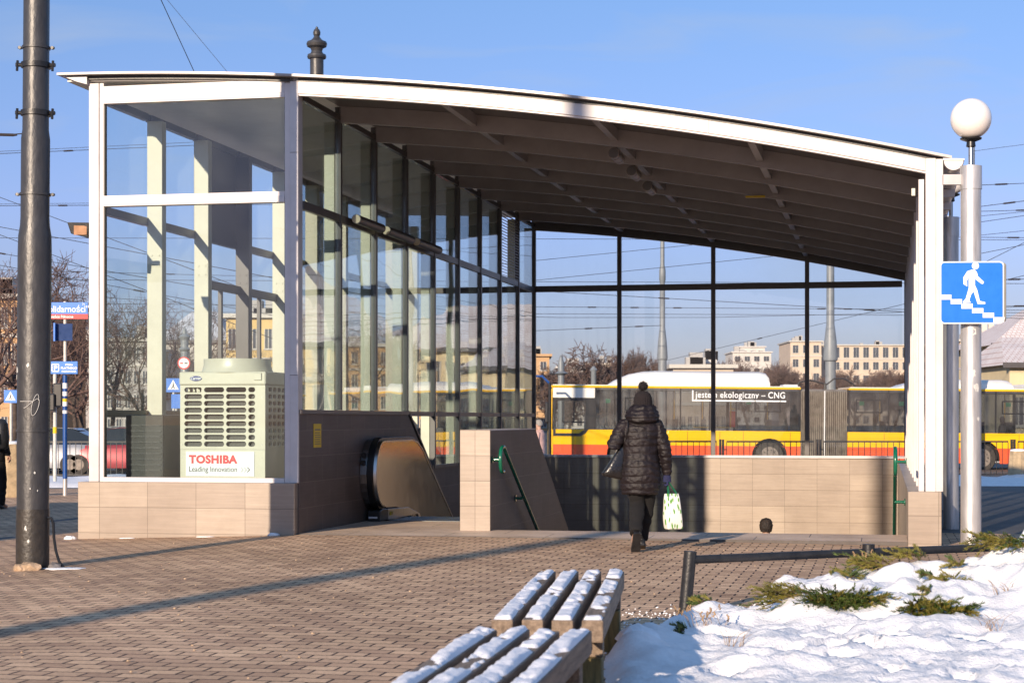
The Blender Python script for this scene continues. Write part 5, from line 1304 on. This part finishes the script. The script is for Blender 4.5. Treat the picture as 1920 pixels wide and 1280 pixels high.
# wires -------------------------------------------------------
wirem = M('overhead_wire', (.03,.03,.032), .6)
insm = M('insulator_brown', (.035,.028,.026), .4)
def wire(p0, D0, p1, D1, label, r=.014, sag=.0, ins=(), mat=wirem, n=14):
    a, b = at(*p0, D0), at(*p1, D1)
    pts = [a.lerp(b, i/n)-Vector((0,0,sag*4*(i/n)*(1-i/n))) for i in range(n+1)]
    t = empty('overhead_wire', a, 0, label, 'wire', 'overhead tram wires')
    pts = [p-a for p in pts]
    MB().tube(pts, r, 5).build('wire_run', wirem, t, smooth=True)
    for s in ins:
        p = (b-a)*s-Vector((0,0,sag*4*s*(1-s))); dv_ = (b-a).normalized()*.22
        MB().tube([p-dv_, p-dv_*.8, p+dv_*.8, p+dv_], [r*1.2,r*2.6,r*2.6,r*1.2], 7).build('insulator', insm, t, smooth=True)
W = [((-60,247),17.6,(50,250),17.4,'short guy wire running left from the upper mast clamp',.008,.02,(.5,)),
 ((-40,290),80,(170,281),80,'wire pair upper strand left of the pavilion at roof height',.02,0,(.5,.8)),
 ((-40,286),80,(170,276),80,'wire pair lower strand left of the pavilion at roof height',.014,0,()),
 ((-40,386),80,(170,385),80,'horizontal wire left of the pavilion just above the floodlight',.02,0,(.75,)),
 ((-40,383),80,(170,381),80,'thin strand directly above the floodlight level wire',.012,0,()),
 ((-40,355),70,(400,520),60,'slanting wire from upper left passing the floodlight',.016,0,(.9,)),
 ((-40,418),70,(400,500),60,'slanting wire below the floodlight with a clamp',.016,0,(.38,)),
 ((-40,425),72,(420,600),60,'steep slanting wire crossing behind the mast',.016,0,()),
 ((-40,468),70,(420,545),64,'slanting wire above the trees at the left',.016,0,(.45,)),
 ((-40,490),70,(560,600),70,'lowest slanting wire over the left trees',.016,0,(.2,.5)),
 ((-40,505),90,(560,520),90,'level wire through the bare branches at the left',.016,0,(.3,.6)),
 ((102,-420),24,(410,236),36,'wavy dark cable dropping to the left roof edge',.010,-.05,()),
 ((-28,-410),60,(480,200),60,'thin straight wire right of the wavy cable above the roof',.010,0,()),
 ((1000,545),70,(1700,585),70,'wire in the upper part of the lower glass bays',.016,0,(.35,.9)),
 ((990,575),90,(1990,582),90,'level wire with many insulators across the rear glass',.018,0,(.12,.2,.28,.55,.6)),
 ((990,588),90,(1990,592),90,'second level wire directly under the insulated wire',.016,0,()),
 ((990,528),80,(1990,532),80,'level wire just above the rear transom',.016,0,()),
 ((990,448),60,(1990,450),60,'uppermost level wire seen through the rear glass',.012,0,()),
 ((990,490),60,(1540,435),60,'rising wire crossing the upper rear panes',.012,0,()),
 ((990,527),60,(1700,455),60,'lower rising wire crossing the upper rear panes',.012,0,()),
 ((1000,445),50,(1960,455),50,'sagging thin reddish wire across the upper rear panes',.009,1.0,()),
 ((1000,620),80,(1240,610),75,'wire ending at the first grey mast',.016,0,(.5,.85)),
 ((1400,640),90,(1990,500),70,'wire rising to the right across the fourth glass bay',.014,0,(.35,.55)),
 ((1775,290),60,(1990,262),60,'thin wire beside the globe lamp',.010,0,()),
 ((1840,347),60,(1990,341),60,'wire with insulator right of the lamp pole top',.016,0,(.25,)),
 ((1840,387),60,(1990,368),60,'insulated wire right of the lamp pole, second from the top',.016,0,(.35,)),
 ((1780,398),60,(1990,392),60,'insulated wire right of the lamp pole, third from the top',.014,0,(.65,)),
 ((1780,425),60,(1990,394),60,'rising wire right of the lamp pole above the dark insulator',.014,0,()),
 ((1840,445),60,(1990,446),60,'wire with long dark insulator right of the lamp pole',.014,0,(.4,)),
 ((1840,475),50,(1990,445),50,'pale rising wire above the blue sign',.012,0,()),
 ((1850,490),60,(1990,420),60,'steeper rising wire starting at the blue sign',.014,0,()),
 ((1880,524),60,(1990,522),60,'upper contact wire right of the blue sign',.016,0,(.2,)),
 ((1880,574),60,(1990,573),60,'lower contact wire right of the blue sign',.016,0,(.3,)),
 ((1880,586),60,(1990,587),60,'lowest thin wire right of the blue sign',.012,0,())]
for p0, D0, p1, D1, lb, r, sag, ins in W:
    if lb == 'short guy wire running left from the upper mast clamp' or 'roof edge' in lb or 'above the roof' in lb: pass
    else:
        (xa,ya),(xb,yb) = p0, p1; sl_ = (yb-ya)/(xb-xa); sD = (D1-D0)/(xb-xa)
        if xa in (1775,1780,1840,1850,1880): na = 1822
        else: na = -900
        if 'ending at the first grey mast' in lb: nb = xb
        elif xa < 0: nb = max(xb, 960)
        else: nb = 3000
        if xa in (1000,990,1400) and abs(sl_) > .03: na = xa-400
        if xb-xa < 800 and abs(sl_) > .1: nb = min(nb, xb+700)
        f0 = (xa-na)/(nb-na); ln = (xb-xa)/(nb-na); ins = tuple(f0+s_*ln for s_ in ins); sag = sag if nb-na < 1200 else sag*2.2
        p0, p1 = (na, ya+(na-xa)*sl_), (nb, ya+(nb-xa)*sl_); D0, D1 = max(25, D0+(na-xa)*sD), max(25, D0+(nb-xa)*sD)
    wire(p0, D0, p1, D1, lb, r*.72, sag, ins)
mast_(1822, 60.3, [(.14,-.1),(.14,6),(.11,6.2),(.10,11.5)], 'slim grey mast hidden behind the nearest silver lamp post')
# trees -------------------------------------------------------
bark = M('grey_brown_bark', (.085,.065,.055), .9, 0, .3, 6)
twig = M('purple_brown_twig', (.17,.105,.085), .9, 0, .3, 1.5, col2=(.10,.065,.06))
def tree_mesh(seed, h=10, spread=.55, dens=1.0, upright=.35, tr=.18, rmin=.021):
    rn = random.Random(seed); tk = MB(); cr = MB()
    def seg(mb, a, b, r0, r1, n): mb.tube([a, b], [r0, r1], n, cap=False)
    def grow(p, d, L_, r, lev):
        n = 3 if lev < 3 else 2
        pts = [p]; dd = d.copy()
        for i in range(n):
            dd = (dd+Vector((rn.gauss(0,.12),rn.gauss(0,.12),rn.gauss(0,.08)+.05*upright))).normalized(); pts.append(pts[-1]+dd*L_/n)
        rr = [r*(1-.45*i/n) for i in range(n+1)]
        (tk if lev < 1 else cr).tube(pts, rr, 7 if lev < 2 else (4 if lev < 4 else 3), cap=False)
        if lev >= 6: return
        kids = [4,4,4,4,4,3][lev] if dens >= 1 else [4,3,3,3,3,2][lev]
        for k_ in range(kids):
            s = rn.uniform(.45,1) if lev else rn.uniform(.55,1); i = min(n-1, int(s*n)); q0 = pts[i].lerp(pts[i+1], s*n-i if s < 1 else 1)
            ax = dd.orthogonal().normalized(); ax.rotate(Matrix.Rotation(rn.uniform(0,6.28), 3, dd))
            nd = (dd*(1-spread*rn.uniform(.5,1.1))+ax*spread*rn.uniform(.8,1.5)+Vector((0,0,upright*.5))).normalized()
            grow(q0, nd, L_*rn.uniform(.62,.82), max(r*.55, rmin), lev+1)
    grow(Vector((0,0,-.2)), Vector((0,0,1)), h*.30, tr, 0)
    def mk(mb, mat):
        me = bpy.data.meshes.new('tree'); me.from_pydata(mb.v, [], mb.f); me.materials.append(mat); me.polygons.foreach_set('use_smooth', [True]*len(me.polygons)); return me
    zmax = max(v[2] for v in cr.v)
    for mb in (tk, cr): mb.v = [(x*h/zmax, y*h/zmax, z*h/zmax) for x, y, z in mb.v]
    return mk(tk, bark), mk(cr, twig)
TM = [tree_mesh(1, 10, .55), tree_mesh(2, 10, .62), tree_mesh(3, 10, .42, 1, .6), tree_mesh(5, 10, .5, 1, .3), tree_mesh(9, 10, .75, 1, .15, rmin=.03),
      tree_mesh(11, 10, .55, .6, .35, .13, .010), tree_mesh(12, 10, .62, .6, .3, .13, .010), tree_mesh(13, 10, .5, .6, .4, .13, .010)]
def tree(px, D, pytop, kind, label, wide=1.0, group='bare winter trees beyond the road'):
    X, z = gpt(px, D); h = CAMH+(785-pytop)/3400*D-z
    t = empty('bare_tree', (X,D,z), random.Random(px).uniform(0,6.28), label, 'tree', group)
    for nm, me in zip(('trunk','crown'), TM[kind]):
        o = bpy.data.objects.new(nm, me); C.objects.link(o); o.parent = t
    t.scale = (h/10*wide, h/10*wide, h/10)
T = [(1105,150,636,4,'round crowned bare tree left of the first rear mullion',1.0),(1190,190,645,2,'tall upright bare tree just right of the first rear mullion',.7),(1222,200,655,0,'bare tree directly behind the grey mast collar',.6),(1170,210,660,1,'bare tree partly behind the first rear mullion',.8),
 (1285,230,672,0,'low bare tree right of the grey mast',.9),(1320,260,680,1,'low bare tree above the flat roofed house',1),(1365,240,668,3,'brown bare tree left of the white block',.9),(1405,230,662,1,'reddish bare tree in front of the white apartment block',.9),(1440,240,670,0,'bare tree right of the white apartment block',1),
 (1475,220,676,3,'bare tree at the left end of the long pale building',1),(1510,250,690,1,'low bare tree under the left windows of the pale building',1.1),(1600,220,683,0,'low bare tree right of the thick mast',1.2),(1640,230,690,1,'low bare tree before the middle of the pale building',1.2),(1675,225,683,3,'bare tree at the right end of the fourth glass bay',1.1),(1545,240,694,0,'low bare tree behind the thick mast',1.2),
 (1065,230,683,0,'small bare tree above the bus front',1),(1035,260,680,1,'small bare tree at the left end of the rear glass',1),(1143,240,670,3,'bare tree left of the first rear mullion foot',.9),(1255,260,690,1,'low bush like tree behind the mast foot',1.2),
 (1850,150,685,1,'reddish bare tree between lamp pole and yellow house',.9),(1872,170,690,3,'small bare tree left of the yellow house wall',.8)]
for i, (px, D, py, k_, lb, wd) in enumerate(T): tree(px, D, py, k_, lb, wd)
TL = [(-30,82,455,0,'large bare tree at the left picture edge',1.0),(25,95,470,1,'bare tree with wide branches left of the dark mast',.9),(95,90,520,3,'bare tree behind the street name sign',.9),(140,100,545,0,'bare tree between sign and pavilion column',.9),(205,105,530,1,'bare tree behind the left strip of machine room glass',.9),(262,95,560,3,'bare tree seen between the first two cream posts',.8),(320,110,560,0,'bare tree behind the pedestrian crossing sign',.9),(395,120,600,1,'bare tree in front of the far yellow house',.8),(500,130,640,0,'low bare tree right of the air conditioning fan',.8),
 (60,120,600,1,'low bare tree behind the dark mast',1.2),(160,125,620,0,'low bare tree behind the parking zone plate',1.3),(-80,100,500,3,'bare tree just outside the left edge',1.1),(620,120,600,3,'bare tree seen through the first side bay',.8),(700,130,590,1,'bare tree seen through the second side bay',.8),(790,125,600,0,'bare tree seen through the fourth side bay',.8),(900,140,610,1,'bare tree seen through the seventh side bay',.8),(965,135,630,3,'bare tree seen through the last side bay',.8)]
for px, D, py, k_, lb, wd in TL: tree(px, D, py, 5+k_ % 3, lb, wd, 'bare winter trees behind the left street')
TR = [(2230,95,560,1,'bare tree right of the picture in front of the snowy roof',.9),(2480,90,570,0,'bare tree farther right along the street',.9),(2720,85,550,3,'bare tree far right along the street',.9)]
for px, D, py, k_, lb, wd in TR: tree(px, D, py, k_, lb, wd, 'bare winter trees right of the picture')
# houses ------------------------------------------------------
def plaster(name, c): return M(name, c, .85, 0, .06, .4)
winm = M('house_window_glass', (.07,.08,.10), .12, 0, .2, .6)
frm = M('window_frame_white', (.55,.52,.47), .6)
def house(px0, px1, D, pytop, depth, mat, label, floors, cols, pybase=None, rz=0, cornice=True, roofmat=None, roofh=0, wh=1.5, ww=1.0, overhang=.4, name='apartment_building', french=0, group=None):
    x0 = (px0-960)/3400*D; x1 = (px1-960)/3400*D; z = gz((x0+x1)/2, D)-.2; H_ = CAMH+(785-pytop)/3400*D-z; Wd_ = x1-x0
    t = empty(name, (x0,D,z), rz, label, 'building', group)
    MB().box(0,Wd_,0,depth,0,H_).build('wall', mat, t)
    fh = H_/floors; ww = min(ww, .55*Wd_/cols); fw = min(.12, ww*.1)
    for f in range(floors):
        if cornice and f and f >= floors-1: MB().box(-.15,Wd_+.15,-.18,-.001,f*fh-.15,f*fh+.15).build('string_course', frm, t)
        for c in range(cols):
            cx = Wd_*(c+.5)/cols; zc = f*fh+fh*.5; hh = wh*(1.35 if french and f == floors-1 else 1)
            w_ = MB().box(cx-ww/2,cx+ww/2,-.05,.02,zc-hh/2,zc+hh/2)
            g_ = w_.build('window', winm, t)
            fr_ = MB().box(cx-.03,cx+.03,-.07,-.051,zc-hh/2,zc+hh/2).box(cx-ww/2-fw,cx-ww/2,-.08,-.001,zc-hh/2,zc+hh/2).box(cx+ww/2,cx+ww/2+fw,-.08,-.001,zc-hh/2,zc+hh/2).box(cx-ww/2-fw*1.5,cx+ww/2+fw*1.5,-.14,-.001,zc-hh/2-.14,zc-hh/2-.001).build('frame', frm, g_)
    if roofmat:
        hip = min(Wd_*.3, depth*.55); a0, a1, b0_, b1 = -overhang, Wd_+overhang, -overhang, depth+overhang
        mb = MB(); mb.v = [(a0,b0_,H_+.002),(a1,b0_,H_+.002),(a1,b1,H_+.002),(a0,b1,H_+.002),(hip,depth/2,H_+roofh),(Wd_-hip,depth/2,H_+roofh)]; mb.f = [(0,1,5,4),(1,2,5),(2,3,4,5),(3,0,4),(3,2,1,0)]; mb.m = [0]*5; r_ = mb.build('roof', roofmat, t)
        MB().box(-overhang-.05,Wd_+overhang+.05,-overhang-.1,-overhang+.001 if False else -overhang-.001,H_-.15,H_+.12).build('gutter', dark, t)
        for k_ in range(1, max(1, int(Wd_/9))):
            cx = Wd_*(k_+.5)/max(1,int(Wd_/9)); MB().box(cx-.35,cx+.35,depth*.45,depth*.60,H_+roofh*.6,H_+roofh+.9).build('chimney', M('brick_chimney', (.25,.12,.08), .9), r_)
    else:
        MB().box(-.4,Wd_+.4,-.5,depth+.4,H_+.001,H_+.35).build('cornice', frm if cornice else mat, t)
        rn = random.Random(px0)
        for k_ in range(3+int(Wd_/14)):
            cx = rn.uniform(1,max(1.1,Wd_-2)); hh = rn.uniform(.5,1.8); MB().box(cx,cx+rn.uniform(.6,2.0),depth*.3,depth*.3+1.5,H_+.352,H_+.35+hh).build('roof_box', M('roof_plant_grey', (.40,.38,.36), .7), t)
    return t
pale = plaster('pale_stone_facade', (.62,.49,.38)); whiteb = plaster('white_facade', (.60,.56,.52)); yel = plaster('yellow_plaster', (.66,.47,.20)); yel2 = plaster('cream_yellow_plaster', (.66,.56,.36)); ora = plaster('ochre_plaster', (.55,.34,.18)); gry = plaster('grey_facade', (.38,.36,.35))
house(1482,1540,470,641,20,pale,'left wing of the long pale stone building with small windows',6,3,wh=2.0,ww=1.4)
house(1541,1872,480,648,20,pale,'long pale stone building with tall top floor windows beyond the trees',6,18,wh=2.0,ww=1.5,french=1)
house(1374,1446,520,661,18,whiteb,'white flat roofed apartment block above the brown trees',6,4,wh=1.4,ww=2.0,cornice=False)
house(1388,1434,540,651,14,whiteb,'raised white top storey behind the white apartment block',7,3,wh=1.2,ww=1.6,cornice=False)
house(1262,1375,170,690,10,plaster('flat_roof_house_plaster', (.50,.42,.35)),'low flat roofed house just above the bus gas tank',2,9,wh=1.0,ww=1.2)
house(1306,1335,175,681,6,whiteb,'small grey penthouse on the low flat roofed house',3,2,wh=.6,ww=.8,cornice=False)
house(985,1030,260,668,12,ora,'ochre house at the far left of the rear glass',4,2,wh=1.2,ww=.8,cornice=False)
house(1046,1095,330,690,14,whiteb,'white block behind the round crowned tree on its left',4,3,wh=1.4,ww=1.6,cornice=False)
house(1100,1162,340,684,14,plaster('cream_facade', (.58,.50,.40)),'cream block right of the round crowned tree',4,4,wh=1.6,ww=1.5,cornice=False)
# right: yellow house with snowy roof running along the street
tile = brickmat('snowy_roof_tile', (.80,.78,.79), (.72,.68,.69), (.56,.44,.42), .30, .30, .03, .8, .5, 'UV', .2, .3, None, .2, .1, .5)
h1_ = house(1872,2330,118,647,11,yel2,'yellow house with snow covered tiled roof at the right edge',2,10,roofmat=tile,roofh=3.5,wh=1.7,ww=1.1,overhang=.6,name='yellow_house')
h2_ = house(1893,1990,92,684,9,yel2,'lower yellow wing in front of the yellow house',1,3,roofmat=tile,roofh=1.6,wh=1.4,ww=1.0,overhang=.4,name='yellow_house')
h3_ = house(2350,3200,104,630,12,yel,'long yellow house with snowy roof right of the picture',3,18,roofmat=tile,roofh=6.5,wh=1.6,ww=1.1,overhang=.6,name='yellow_house')
house(1800,1845,300,640,12,pale,'pale block with rooftop aerials between the lamp poles',6,3,wh=1.8,ww=1.2)
for px in (1845,1858): 
    X = (px-960)/3400*305; zt = CAMH+(785-640)/3400*305; t = empty('rooftop_aerial', (X,305,zt), 0, 'white panel aerial on the roof between lamp pole and yellow house, %s one' % ('left' if px == 1845 else 'right'), 'aerial')
    MB().tube([(0,0,-2),(0,0,3.5)], .12, 6).build('aerial_mast', mgrey, t); MB().box(-.45,.45,-.3,.3,1.4,3.3).build('aerial_panel', whiteb, t)
house(1838,1868,310,652,12,pale,'pale block end wall left of the yellow house',6,2,wh=1.8,ww=1.4)
# left: yellow block behind the trees, houses seen through the machine room
house(-160,78,135,560,14,ora,'ochre apartment block behind the bare trees at the left edge',4,12,wh=1.5,ww=1.1)
house(100,330,190,640,12,gry,'grey low block behind the trees left of the pavilion',4,14,wh=1.3,ww=1.2)
house(424,560,150,596,14,yel,'yellow house with cornice seen through the machine room glass',3,6,wh=1.6,ww=1.0)
house(300,423,160,640,12,plaster('white_grey_house', (.50,.48,.47)),'pale grey house left of the yellow house behind glass',3,6,roofmat=M('snow_roof_sheet', (.62,.62,.66), .7, 0, .1, 1),roofh=3,wh=1.2,ww=.9)
house(565,820,200,650,12,ora,'ochre row of houses seen through the side bays',4,14,wh=1.3,ww=1.0)
house(822,984,220,660,12,yel2,'cream row of houses seen through the far side bays',4,10,wh=1.3,ww=1.0)
# street lamp, hanging sign near the parapet
X, z = gpt(1031, 60); t = empty('street_lamp', (X,60,z), 0, 'small dark street lamp at the left end of the rear glass', 'street lamp')
MB().tube([(0,0,0),(0,0,2.95)], .05, 8).build('pole', blk2, t); MB().tube([(0,0,2.9),(-.25,0,3.15),(-.55,0,3.15)], .04, 8).build('lamp_head', bst, t)
# lamp arms over the bus
X, z = gpt(1559, 64.5); t = empty('double_lamp_arm', (X,66,0), 0, 'curved dark double lamp arm in front of the thick mast above the bus', 'street lamp')
zz = CAMH+(785-728)/3400*66
MB().tube([(-1.15,0,zz-.05),(-.9,0,zz+.22),(-.5,0,zz+.30),(-.1,0,zz+.2),(.1,0,zz+.15),(.35,0,zz+.35),(.7,0,zz+.36),(1.0,0,zz+.2),(1.15,0,zz+.05)], .03, 8).build('arm', blk2, t)
for s in (-1.2,1.2): MB().box(s-.14,s+.14,-.08,.08,zz-.07,zz+.07).build('lamp_head', blk2, t, bevel=.03)
MB().tube([(0,-.2,-.3),(0,-.2,zz+.16)], .05, 8).build('pole', blk2, t)
